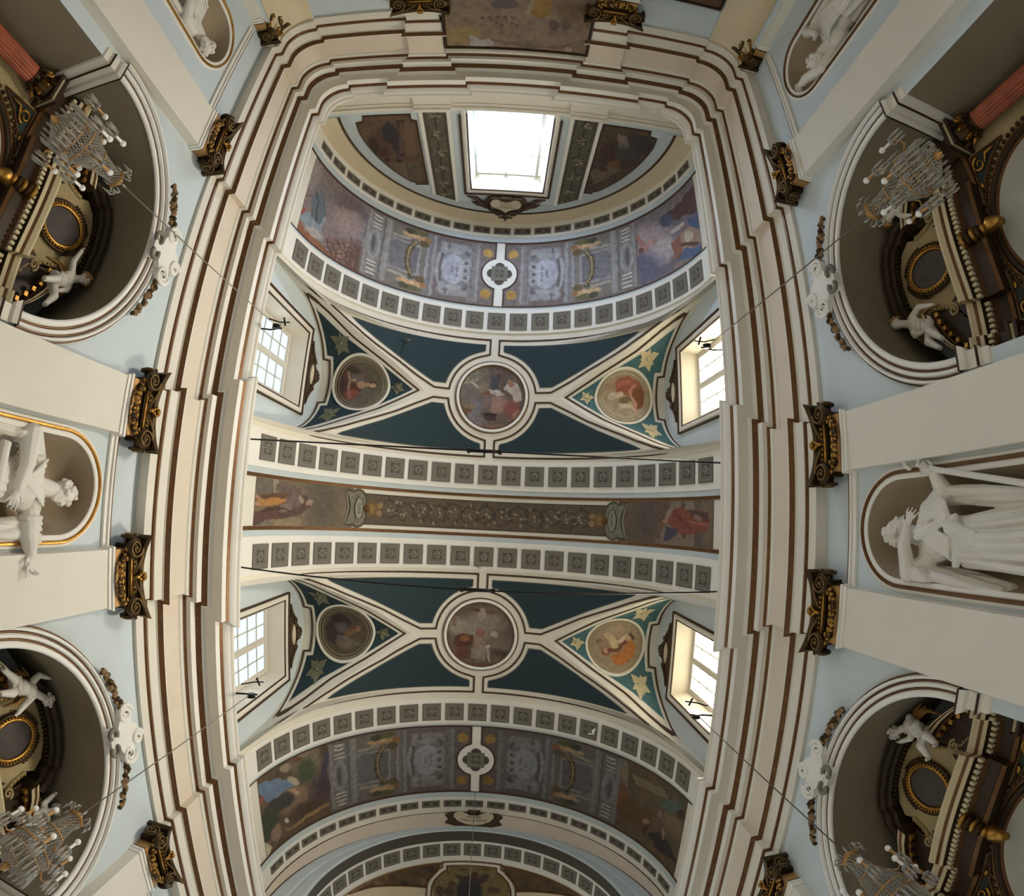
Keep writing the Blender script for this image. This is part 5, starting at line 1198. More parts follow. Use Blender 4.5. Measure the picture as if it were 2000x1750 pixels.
def robe(mb, c0, r0, z0, c1, r1, z1, rnd, n=16, fr=.055):
    """a falling skirt: a solid cone with standing folds round it"""
    k = 8
    mb.tube([(c0[0]+(c1[0]-c0[0])*j/k, c0[1]+(c1[1]-c0[1])*j/k, z0+(z1-z0)*j/k) for j in range(k+1)], [r0*.92+(r1*.9-r0*.92)*j/k for j in range(k+1)], 18)
    T = []; H = []
    for i in range(n):
        a = 2*PI*(i+rnd.uniform(-.3, .3))/n; T.append((c0[0]+r0*.9*math.cos(a), c0[1]+r0*.9*math.sin(a), z0)); a += rnd.uniform(-.25, .25); H.append((c1[0]+r1*math.cos(a), c1[1]+r1*math.sin(a), z1))
    folds(mb, T, H, fr*.6, fr*rnd.uniform(.9, 1.4), .04, rnd)
def cloth(mb, pts_a, pts_b, th, n=9, rnd=None):
    """a hanging sheet between two edge lines, as rows of soft ridges"""
    A = [Vector(p) for p in pts_a]; B = [Vector(p) for p in pts_b]
    def at(P, t): t *= len(P)-1; i = min(int(t), len(P)-2); return P[i].lerp(P[i+1], t-i)
    for i in range(n):
        t = i/(n-1); a, b = at(A, t), at(B, t); w_ = .03*math.sin(i*2.4)
        mb.tube([a.lerp(b, j/5)+Vector((w_*math.sin(PI*j/5), 0, 0)) for j in range(6)], [th*(.8+.35*math.sin(i*1.7+j)) for j in range(6)], 7)
    for j in range(4):
        mb.tube([at(A, i/10).lerp(at(B, i/10), j/3) for i in range(11)], th*.55, 6)
def statue(loc, rz, lb, builder, seed):
    t = thing('statue', loc, lb, 'statue', 'marble statues in the wall niches'); t.rotation_euler.z = 0
    mb = MB(); rnd = random.Random(seed); extra = builder(mb, rnd)
    R_ = Matrix.Rotation(rz, 3, 'Z'); L = Vector(loc)
    mb.v = [tuple(R_ @ Vector(p)+L) for p in mb.v]
    skin(mb, 'figure', MARBLE, .0115, t, 1)
    for nm, e, m in extra:
        e.v = [tuple(R_ @ Vector(p)+L) for p in e.v]; e.build(nm, m, t)
    return t
# local axes of a left-wall statue: x out of the niche, y along the nave (down in the photograph), z up (absolute heights)
def st_left(mb, rnd):
    q, M = head(mb, (.06, .10, 4.56), (.55, .80, -.12), (0, .05, 1), .40); hair(mb, q, M, .40, rnd, 60, -.3, .085)
    limb(mb, [(0, .02, 4.12), (.03, .06, 4.42)], [.13, .11], 12)
    mb.ball((0, 0, 3.95), (.20, .36, .26), 18); mb.ball((.02, -.02, 3.6), (.20, .28, .32), 18); limb(mb, [(0, -.32, 4.10), (0, .30, 4.10)], [.15, .15], 12)
    limb(mb, [(.02, -.36, 4.08), (.14, -.56, 3.90), (.28, -.22, 3.80), (.30, .06, 3.70)], [.14, .155, .10, .065]); hand(mb, (.30, .08, 3.69), (.1, .8, -.45), (.3, 0, 1), .26, .35)
    limb(mb, [(0, .34, 4.08), (.16, .60, 3.98), (.34, .80, 3.90)], [.14, .145, .075]); hand(mb, (.35, .82, 3.89), (.2, .9, -.15), (.2, 0, -1), .28, .5, .12, True)
    for i in range(5): a = .40+.07*i; mb.tube([(.10+.13*math.cos(b), a, 4.04+.15*math.sin(b)) for b in np.linspace(-2, 1.6, 7)], .028, 6)
    for i in range(5): y = -.36-.05*i; mb.tube([(.06+.15*math.cos(b), y, 4.0-.06*i+.15*math.sin(b)) for b in np.linspace(-2, 1.6, 7)], .03, 6)
    for i in range(6): mb.tube([(.16, -.30+.07*i, 4.20-.02*i), (.24, -.12+.06*i, 3.95), (.22, .0+.05*i, 3.62)], [.02, .03, .025], 6)
    for i in range(4): mb.tube([(.15, .26-.05*i, 4.20), (.25, .10-.03*i, 3.98), (.24, -.10-.02*i, 3.70)], [.02, .03, .025], 6)
    robe(mb, (0, -.02), .30, 3.55, (.02, 0), .40, 2.0, rnd, 18); cloth(mb, [(.1, -.55, 3.95), (-.1, -.5, 3.9), (-.2, -.3, 3.9)], [(.12, -.62, 2.5), (-.05, -.58, 2.4), (-.2, -.35, 2.4)], .07, 9)
    cloth(mb, [(.15, .62, 3.98), (.05, .45, 3.95)], [(.12, .60, 3.0), (0, .48, 2.9)], .06, 6); mb.tube([(.22, -.42, 3.5), (.3, 0, 3.40), (.22, .36, 3.3)], .07, 8)
    mb.box((-.45, -.45, 1.88), (.4, .45, 2.02)); return []
def st_right(mb, rnd):      # x out of the niche; y here runs up the photograph (rotated by half a turn)
    q, M = head(mb, (.06, -.02, 4.57), (.45, .85, .10), (-.05, -.1, 1), .42); hair(mb, q, M, .42, rnd, 60, -.7, .09)
    limb(mb, [(0, -.12, 4.12), (.03, -.05, 4.42)], [.13, .11], 12)
    mb.ball((0, -.06, 3.95), (.21, .33, .26), 18); mb.ball((.02, -.12, 3.6), (.21, .28, .30), 18); limb(mb, [(0, -.36, 4.10), (0, .22, 4.08)], [.14, .15], 12)
    limb(mb, [(.02, -.38, 4.10), (.20, -.54, 4.26), (.28, -.20, 4.28), (.26, .02, 4.26)], [.13, .11, .085, .06]); hand(mb, (.26, .03, 4.26), (-.2, .9, -.25), (.3, .1, 1), .26, .25)
    limb(mb, [(0, .24, 4.05), (.12, .42, 3.78), (.25, .62, 3.82)], [.14, .12, .07]); hand(mb, (.26, .64, 3.82), (.35, .4, .7), (0, 1, -.4), .25, .9)
    for i in range(5): mb.tube([(.14+.12*math.cos(b), -.46-.03*i, 4.20-.035*i+.14*math.sin(b)) for b in np.linspace(-2, 1.8, 7)], .03, 6)
    for i in range(6): mb.tube([(.18, .20-.05*i, 4.12), (.25, .02-.04*i, 3.9), (.23, -.10-.04*i, 3.62)], [.02, .03, .02], 6)
    cloth(mb, [(.22, -.10, 4.15), (.22, .22, 4.05)], [(.24, .10, 3.62), (.22, .34, 3.72)], .05, 6); mb.tube([(.20, -.40, 3.55), (.26, -.12, 3.50), (.2, .16, 3.58)], .05, 8)
    cloth(mb, [(.27, .06, 3.68), (.27, -.12, 3.52)], [(.30, -.02, 3.25), (.30, -.18, 3.15)], .055, 5)
    robe(mb, (0, -.14), .29, 3.52, (.04, -.12), .40, 2.0, rnd, 18); cloth(mb, [(.1, -.52, 4.12), (-.06, -.46, 4.05)], [(.14, -.66, 3.0), (-.06, -.60, 2.9)], .065, 8); cloth(mb, [(.14, .44, 3.76), (0, .30, 3.8)], [(.10, .34, 2.4), (0, .22, 2.4)], .06, 7)
    mb.box((-.45, -.55, 1.88), (.4, .45, 2.02))
    st = MB(); st.tube([(.34, .30, 2.02), (.31, .46, 2.8), (.28, .66, 3.75), (.27, .74, 4.02)], .035, 10); st.tube([(.27, .80+.09*math.cos(a), 4.14+.12*math.sin(a)) for a in np.linspace(-2.4, 3.0, 18)], [.03]*17+[.015], 8)
    return [('staff', st, MARBLE)]
def st_tl(mb, rnd):
    q, M = head(mb, (.16, .40, 4.50), (.6, .75, -.35), (.1, .35, 1), .38); hair(mb, q, M, .38, rnd, 50, -.3, .085); limb(mb, [(.05, .24, 4.12), (.1, .33, 4.36)], [.12, .10])
    mb.ball((0, .12, 3.92), (.20, .34, .26), 16); mb.ball((.02, 0, 3.55), (.20, .28, .32), 16); limb(mb, [(0, -.16, 4.05), (.02, .40, 4.12)], [.14, .14]); limb(mb, [(0, -.2, 4.02), (.15, -.42, 3.75), (.28, -.1, 3.62)], [.14, .12, .07]); hand(mb, (.28, -.08, 3.62), (.1, .8, .2), (0, 0, 1), .25, .4)
    limb(mb, [(.02, .42, 4.08), (.18, .52, 3.80), (.30, .34, 3.58)], [.14, .12, .07]); hand(mb, (.30, .32, 3.58), (.1, -.6, -.4), (0, 0, 1), .25, .4)
    for i in range(7): mb.tube([(.18, -.15+.09*i, 4.08), (.25, -.10+.07*i, 3.8), (.23, -.12+.06*i, 3.5)], [.02, .032, .025], 6)
    robe(mb, (0, 0), .29, 3.5, (.02, 0), .38, 2.0, rnd, 16); cloth(mb, [(.12, .50, 3.9), (0, .45, 3.9)], [(.12, .52, 2.6), (0, .48, 2.6)], .06, 7); mb.box((-.45, -.45, 1.88), (.4, .45, 2.02)); return []
def st_tr(mb, rnd):   # rotated half a turn: y runs up the photograph
    q, M = head(mb, (.20, -.36, 4.18), (.6, -.6, -.35), (.2, -.4, 1), .36); hair(mb, q, M, .36, rnd, 60, -.9, .10); limb(mb, [(.05, -.18, 3.85), (.14, -.28, 4.06)], [.12, .10])
    mb.ball((0, -.10, 3.66), (.20, .34, .26), 16); mb.ball((.02, 0, 3.3), (.20, .28, .32), 16); limb(mb, [(0, -.36, 3.85), (.02, .26, 3.82)], [.14, .14])
    limb(mb, [(.02, -.38, 3.86), (.16, -.62, 4.12), (.26, -.50, 4.52), (.24, -.46, 4.66)], [.13, .11, .085, .07]); hand(mb, (.24, -.46, 4.66), (0, .1, 1), (1, 0, 0), .25, .9)
    limb(mb, [(.02, .28, 3.84), (.14, .46, 4.14), (.24, .20, 3.98), (.28, .02, 3.88)], [.13, .11, .085, .06]); hand(mb, (.28, .0, 3.88), (.1, -.8, -.2), (0, 0, 1), .25, .4)
    for i in range(7): mb.tube([(.18, -.30+.09*i, 3.8), (.25, -.22+.07*i, 3.55), (.23, -.2+.06*i, 3.25)], [.02, .032, .025], 6)
    robe(mb, (0, 0), .29, 3.25, (.02, 0), .38, 1.9, rnd, 16); cloth(mb, [(.12, .46, 4.1), (.0, .38, 4.0)], [(.14, .52, 2.8), (0, .44, 2.7)], .06, 8); mb.box((-.45, -.45, 1.78), (.4, .45, 1.92)); return []
statue((-5.34, YM+.0, 0), 0, 'white marble statue of a curly-haired saint pointing, in the left wall niche', st_left, 1)
statue((5.34, YM+.0, 0), PI, 'white marble statue of a robed saint with ringed staff, in the right wall niche', st_right, 2)
statue((-5.34, YM-7.85, 0), 0, 'white marble statue with bowed head, in the upper left niche', st_tl, 3)
statue((5.34, YM-7.85, 0), PI, 'white marble statue with raised arm, in the upper right niche', st_tr, 4)

# putti: joint positions in local axes (x out of the chapel, y along the nave, z up)
def putto(sgn, X, J, lb, fwd, seed, wings=True):
    t = thing('putto', (sgn*X, YM+J['hip'][1], J['hip'][2]-.15), lb, 'statue', 'white putti on the altar pediments'); rnd = random.Random(seed)
    W = lambda p: (sgn*(X-p[0]), YM+p[1], p[2])
    mb = MB(); f = (-sgn*fwd[0], fwd[1], fwd[2]); hd = J['head']; up = Vector(W(hd))-Vector(W(J['chest']))
    q, M = head(mb, W(hd), f, up, .24)
    limb(mb, [W(J['chest']), W(hd)], [.07, .055]); mb.ball(W(J['chest']), (.10, .125, .12), 14); mb.ball(W([(a+b)/2 for a, b in zip(J['chest'], J['hip'])]), (.105, .12, .12), 14); mb.ball(W(J['hip']), (.11, .13, .10), 14)
    for k in ('l', 'r'):
        sh = [a+b for a, b in zip(J['chest'], (0, .10 if k == 'l' else -.10, .05))]; hp = [a+b for a, b in zip(J['hip'], (0.02, .06 if k == 'l' else -.06, -.03))]
        e, h = J['arm_'+k]; limb(mb, [W(sh), W(e), W(h)], [.058, .048, .032], 9); d = Vector(W(h))-Vector(W(e)); hand(mb, W(h), d.normalized(), d.orthogonal(), .085, .3)
        kn, ft = J['leg_'+k]; limb(mb, [W(hp), W(kn), W(ft)], [.085, .065, .038], 9); d = Vector(W(ft))-Vector(W(kn)); mb.ball(Vector(W(ft))+d.normalized()*.02+Vector((-sgn*.04, 0, 0)), (.065, .03, .025), 8)
    skin(mb, 'body', MARBLE, .0085, t, 2)
    hm = MB(); hair(hm, q, M, .24, rnd, 44, -.3, .09); hm.build('hair', MARBLE if seed % 2 else BGOLD, t, kind='stuff')
    if wings:
        for v in (-1, 1):
            wm = MB(); c = J['chest']
            for k in range(5): wm.tube([W((c[0]-.08, c[1]+v*.04, c[2])), W((c[0]-.18, c[1]+v*(.14+.02*k), c[2]+.12-.06*k)), W((c[0]-.22, c[1]+v*(.26-.01*k), c[2]+.05-.10*k))], [.03, .03, .012], 6)
            wm.build('wing', BGOLD, t)
    dr = MB(); h = J['hip']; dr.tube([W((h[0]+.09, h[1]-.13, h[2]+.04)), W((h[0]+.13, h[1], h[2]-.01)), W((h[0]+.06, h[1]+.14, h[2]+.03))], [.03, .05, .03], 8); dr.build('loincloth', MARBLE, t)
    return t
CU, CL = -3.604, 3.604
putto(-1, 6.05, dict(head=(.05, CU+.62, 4.80), chest=(.02, CU+.74, 4.52), hip=(.0, CU+.86, 4.30), arm_r=((.05, CU+.48, 4.50), (.06, CU+.26, 4.58)), arm_l=((.08, CU+.92, 4.52), (.12, CU+1.0, 4.36)), leg_r=((.20, CU+.90, 4.22), (.22, CU+1.0, 3.98)), leg_l=((.16, CU+1.12, 4.28), (.18, CU+1.30, 4.14))), 'white putto with gilded hair leaning on curved pediment, upper left chapel', (.6, .55, .1), 2)
putto(1, 6.05, dict(head=(.05, CU-1.02, 4.62), chest=(.02, CU-1.12, 4.36), hip=(0, CU-1.2, 4.12), arm_r=((.08, CU-1.3, 4.34), (.12, CU-1.36, 4.16)), arm_l=((.06, CU-.90, 4.32), (.1, CU-.8, 4.16)), leg_r=((.2, CU-1.26, 4.05), (.2, CU-1.34, 3.85)), leg_l=((.2, CU-1.08, 4.08), (.22, CU-1.0, 3.86))), 'white putto half hidden behind the upper right chandelier', (.8, -.1, -.2), 4)
putto(1, 6.05, dict(head=(.05, CU+.64, 4.92), chest=(.02, CU+.76, 4.60), hip=(0, CU+.90, 4.36), arm_r=((.05, CU+.56, 4.44), (.06, CU+.62, 4.22)), arm_l=((.1, CU+.96, 4.56), (.16, CU+.98, 4.40)), leg_r=((.2, CU+1.02, 4.22), (.2, CU+1.2, 4.02)), leg_l=((.16, CU+1.15, 4.30), (.18, CU+1.3, 4.10))), 'white putto seated on curved pediment, beside the oval picture of the upper right chapel', (.7, .5, .1), 6)
putto(-1, 6.05, dict(head=(.05, CL-.50, 4.82), chest=(.02, CL-.72, 4.55), hip=(0, CL-.86, 4.30), arm_r=((.05, CL-.90, 4.72), (.05, CL-.82, 4.88)), arm_l=((.08, CL-.56, 4.38), (.12, CL-.50, 4.22)), leg_r=((.2, CL-1.02, 4.18), (.2, CL-1.2, 4.0)), leg_l=((.2, CL-.84, 4.12), (.22, CL-.9, 3.9))), 'white putto with turned face seated left of the dark oval, lower left chapel', (.8, .3, -.2), 1)
putto(-1, 6.05, dict(head=(.05, CL+1.26, 4.62), chest=(.02, CL+1.22, 4.40), hip=(0, CL+1.24, 4.14), arm_r=((.06, CL+1.04, 4.42), (.08, CL+.98, 4.62)), arm_l=((.1, CL+1.38, 4.28), (.16, CL+1.42, 4.10)), leg_r=((.2, CL+1.16, 4.05), (.2, CL+1.1, 3.85)), leg_l=((.2, CL+1.32, 4.06), (.22, CL+1.38, 3.86))), 'white putto with raised arm behind the chandelier, lower left chapel', (.8, -.3, .1), 3)
putto(1, 6.05, dict(head=(.05, CL-.66, 4.90), chest=(.03, CL-.84, 4.66), hip=(0, CL-.80, 4.38), arm_r=((.1, CL-.70, 4.55), (.14, CL-.60, 4.70)), arm_l=((.1, CL-.95, 4.5), (.16, CL-.9, 4.36)), leg_r=((.2, CL-.72, 4.28), (.2, CL-.62, 4.10)), leg_l=((.2, CL-.9, 4.24), (.22, CL-.85, 4.02))), 'white putto bending forward on curved pediment, lower right chapel', (.9, .1, -.3), 5)
# ------------------------------------------------------------------ altarpieces of the chapels (local: x towards the nave, u along the nave, z up)
AB = mat('altar_stone', (176, 156, 112), var=.12, scale=4); DARKP = mat('dark_old_painting', (52, 48, 46), rough=.35, var=.5, scale=7, rgb2=(96, 88, 80)); DENT = mat('ivory_dentil', (206, 190, 150), var=.08)
ALT = mat('altar_panel_grey', (176, 172, 156), var=.10, scale=5); DKG = mat('dark_green_panel', (52, 60, 52), var=.2)
def altar():
    P = bpy.data.objects.new('altarpiece', None); COL.objects.link(P)
    F = lambda u, z, o: (o, u, z)
    b = MB(); at = [(-1.0, 3.72), (-.78, 3.86), (-.64, 4.1), (-.58, 4.38), (-.64, 4.56), (-.5, 4.74), (-.25, 4.84), (0, 4.88), (.25, 4.84), (.5, 4.74), (.64, 4.56), (.58, 4.38), (.64, 4.1), (.78, 3.86), (1.0, 3.72)]
    b.poly([F(u, z, -.04) for u, z in at], (-.16, 0, 0)); b.build('attic', AB, P)
    e = MB(); 
    for v in (-1, 1):
        mould(e, [(v*1.0, 3.74), (v*.78, 3.88), (v*.64, 4.12), (v*.58, 4.38)], .05, .05, lambda u, z, o: F(u, z, -.04+o), 0)
        for i in range(9): t = i/8; e.ball(F(v*(.60+.34*t*t), 4.34-.56*t, .02), .018, 6, 1)
        sp = spiral((v*.74, 3.98), .09, 1.4, 18, 0, v); e.tube([F(u, z, .02) for u, z in sp], .02, 6, 0)
        tri = [(v*.62, 3.80), (v*.46, 3.80), (v*.60, 4.0)]; e.poly([F(u, z, -.03) for u, z in tri], (.015, 0, 0), 2); e.ball(F(v*.56, 3.86, 0), (.02, .04, .05), 6, 1)
    e.build('attic_volutes', [AB, GOLD, DWOOD], P)
    # dark arched cornice over the attic, swept forward
    top = [(-.86, 4.42), (-.78, 4.62), (-.66, 4.72), (-.62, 4.82), (-.4, 4.92), (0, 4.97), (.4, 4.92), (.62, 4.82), (.66, 4.72), (.78, 4.62), (.86, 4.42)]
    c = MB(); rows = []
    for o, dz, sc in ((-.2, -.06, .94), (.06, -.06, .94), (.09, -.02, .97), (.16, -.01, .98), (.20, .04, 1.02), (.20, .09, 1.04), (-.2, .11, 1.05)): rows.append([F(u*sc, z+dz, o) for u, z in top])
    c.grid(rows, 0, smooth=False)
    for i in range(17): u = -.56+.07*i; c.box((.04, u-.02, 4.86-.22*abs(u)**1.6-.075), (.10, u+.02, 4.86-.22*abs(u)**1.6-.03), 0)
    c.build('arched_cornice', DWOOD, P)
    # oval picture in its gilded wreath
    ov = lambda a, ru, rz: (ru*math.cos(a), 4.24+rz*math.sin(a)); N = np.linspace(0, 2*PI, 41)[:-1]
    pc = MB(); pc.add([F(*ov(a, .27, .36), .0) for a in N]+[F(0, 4.24, .0)], [(i, (i+1) % 40, 40) for i in range(40)]); oval = pc.build('oval_picture', DARKP, P)
    w_ = MB(); w_.tube([F(*ov(a, .29, .38), .02) for a in N], .028, 8, 0, True); w_.tube([F(*ov(a, .36, .45), .01) for a in N], .03, 8, 1, True); w_.build('wreath', [GOLD, DGOLD], oval)
    lf = MB()
    for i in range(44):
        a = 2*PI*i/44; u, z = ov(a, .325, .415); lf.ball(F(u, z, .035), (.02, .024, .024), 6, 0)
    for v in (-1, 1):
        for i in range(10): a = PI/2+v*(.25+.12*i); u, z = ov(a, .40, .49); lf.ball(F(u, z, .02), (.025, .035, .028), 6, 1)
    lf.build('wreath_leaves', [GOLD, DGOLD], oval)
    # main entablature: white fillet, gilded cyma, dentils, dark soffit, breaking forward in the middle and at the columns
    pl = [(-1.72, 0), (-1.28, 0), (-1.28, -.1), (-.80, -.1), (-.80, .06)] + [(-.80+1.6*i/12, .06+.10*math.sin(PI*i/12)) for i in range(1, 12)] + [(.80, .06), (.80, -.1), (1.28, -.1), (1.28, 0), (1.72, 0)]
    def ent(p, z): return [F(u*(1+.0*p), z, x+p) for u, x in pl]
    m = MB(); pr = [(-.2, 3.10, 0), (.0, 3.10, 0), (.02, 3.16, 1), (.0, 3.18, 0), (.0, 3.36, 0), (.05, 3.39, 1), (.06, 3.48, 0), (.16, 3.50, 0), (.17, 3.56, 2), (.20, 3.60, 1), (.24, 3.66, 2), (.24, 3.69, 2), (-.3, 3.72, 0)]
    for (p0, z0, _), (p1, z1, k) in zip(pr[:-1], pr[1:]): m.grid([ent(p0, z0), ent(p1, z1)], k, smooth=False)
    m.build('entablature', [DWOOD, GOLDLINE, DENT], P)
    d = MB()
    for i in range(46):
        u = -1.68+3.36*i/45; x = float(np.interp(u, [q[0]+.0005*k for k, q in enumerate(pl)], [q[1] for q in pl])); d.box((x+.05, u-.022, 3.40), (x+.115, u+.022, 3.47))
    d.build('dentils', DENT, P, kind='stuff')
    # broken curved pediment pieces
    for v in (-1, 1):
        s = MB(); path = [(v*.70, 4.38), (v*.86, 4.34), (v*1.02, 4.25), (v*1.18, 4.12), (v*1.34, 3.95), (v*1.48, 3.74)]
        rows = [[F(u-v*dz*.5, z+dz, o) for u, z in path] for o, dz in ((-.15, -.16), (.10, -.16), (.12, -.11), (.20, -.10), (.22, -.05), (.25, -.02), (.25, .02), (-.15, .04))]
        for k in range(7): s.grid([rows[k], rows[k+1]], (0, 1, 0, 2, 1, 2, 0)[k], smooth=False)
        s.poly([r[0] for r in rows], None, 0); s.poly([F(u, z-.12, -.05) for u, z in path]+[F(v*.72, 3.72, -.05)], (.06, 0, 0), 0)
        for i in range(7): t = (i+.5)/7; k = min(int(t*5), 4); u = path[k][0]+(path[k+1][0]-path[k][0])*(t*5-k); z = path[k][1]+(path[k+1][1]-path[k][1])*(t*5-k); s.box((.10, u-.03, z-.20), (.17, u+.03, z-.14), 3)
        s.build('pediment_segment', [DWOOD, GOLDLINE, DENT, GOLD], P)
    # columns of red marble with gilded capitals
    for v in (-1, 1):
        co = MB(); R = .155; pts = []
        for z in np.linspace(ZF, 2.62, 8): pts.append([((R*(1-.12*(z-ZF)/4.2)-(.012 if k % 2 else 0))*math.cos(2*PI*k/40)+.06, v*1.5+(R*(1-.12*(z-ZF)/4.2)-(.012 if k % 2 else 0))*math.sin(2*PI*k/40), z) for k in range(40)])
        co.grid(pts, 0, smooth=False, closed=True); co = co.build('column', RMARBLE, P)
        ca = MB(); ca.lathe([(.14, 2.62), (.165, 2.64), (.14, 2.66), (.15, 2.78), (.20, 2.92)], (.06, v*1.5, 0), 20, 0)
        for tier, (z, n, r) in enumerate(((2.70, 8, .17), (2.80, 8, .20), (2.90, 4, .24))):
            for k in range(n): a = 2*PI*(k+.5*(tier % 2))/n; ca.tube([(.06+(r-.05)*math.cos(a), v*1.5+(r-.05)*math.sin(a), z-.06), (.06+r*math.cos(a), v*1.5+r*math.sin(a), z+.04), (.06+(r+.04)*math.cos(a), v*1.5+(r+.04)*math.sin(a), z+.02)], [.04, .035, .02], 6, tier % 2)
        ca.build('capital', [DGOLD, GOLD], co)
        ab = MB()
        for z0, z1, h, k in ((2.94, 2.99, .22, 1), (2.99, 3.05, .19, 0), (3.05, 3.09, .23, 1)): ab.box((.06-h, v*1.5-h, z0), (.06+h, v*1.5+h, z1), k)
        ab.build('impost_block', [DENT, DWOOD], co)
    bk = MB(); bk.box((-.22, -1.75, ZF), (-.16, 1.75, 3.14)); bk.build('back_panel', AB, P)
    # great arched picture frame with spandrel ornaments
    fr = MB(); A = [(r*math.cos(t), 1.98+r*math.sin(t)) for r in (1.0,) for t in np.linspace(-.2, PI+.2, 40)]
    pn = MB(); pn.add([F(u, z, -.12) for u, z in A]+[F(0, 1.5, -.12)], [(i, i+1, 40) for i in range(39)]); pn.build('arched_picture', ALT, P)
    for rr, w__, h, k in ((1.0, .05, .05, 1), (1.06, .08, .09, 0), (1.13, .05, .06, 1)): mould(fr, [(u*rr, 1.98+(z-1.98)*rr) for u, z in A], w__, h, lambda u, z, o: F(u, z, -.15+o), k)
    for i in range(40): t = -.1+(PI+.2)*i/39; fr.ball(F(1.2*math.cos(t), 1.98+1.2*math.sin(t), -.12), (.03, .035, .04), 6, 2)
    fr.build('arched_frame', [DWOOD, GOLDLINE, DGOLD], P)
    for v in (-1, 1):
        sp = MB(); o = [(v*1.22, 3.06), (v*.50, 3.06), (v*.80, 2.94), (v*1.02, 2.74), (v*1.20, 2.46)]; sp.poly([F(u, z, -.16) for u, z in o], (.03, 0, 0), 0); mould(sp, o, .025, .03, lambda u, z, q: F(u, z, -.13+q), 1, True); sp = sp.build('spandrel', [DKG, GOLDLINE], P)
        g = MB(); g.tube([F(u, z, -.10) for u, z in spiral((v*1.04, 2.94), .12, 1.3, 20, 0, v)], [.026*(1-.5*i/20) for i in range(21)], 6); g.tube([F(v*1.14, 2.62, -.10), F(v*1.12, 2.78, -.08), F(v*1.0, 2.84, -.10)], [.015, .03, .015], 6); g.ball(F(v*.74, 3.02, -.1), (.02, .06, .03), 8); g.ball(F(v*1.14, 2.7, -.1), (.02, .03, .06), 8); g.build('gilt_leaf', GOLD, sp)
    k = MB(); 
    for i in range(5): k.lathe([(.001, -.04), (.06+.012*i, -.03), (.08+.012*i, 0), (.06+.012*i, .03), (.001, .04)], (.22, -.02, 3.06+.085*i), 14, i % 2)
    k.tube([F(0, 3.05, .1), F(0, 2.95, .2), F(0, 2.86, .16), F(0, 2.80, .08)], [.09, .10, .08, .04], 10, 0); k.build('gilt_console', [GOLD, DGOLD], P)
    return P
A0 = altar()
for i, (sgn, yc, lb) in enumerate(((-1, -3.604, 'gilded dark altarpiece with oval picture and red columns, in the upper left chapel'), (1, -3.604, 'shadowed altarpiece with dark oval picture, in the upper right chapel'), (-1, 3.604, 'altarpiece with black oval picture, in the lower left chapel'), (1, 3.604, 'shadowed altarpiece with oval picture, in the lower right chapel'))):
    o = A0 if i == 0 else copy_tree(A0)
    o.location = (sgn*6.22, YM+yc, 0); o.rotation_euler.z = 0 if sgn < 0 else PI; o['label'] = lb; o['category'] = 'altar'; o['group'] = 'altarpieces of the side chapels'
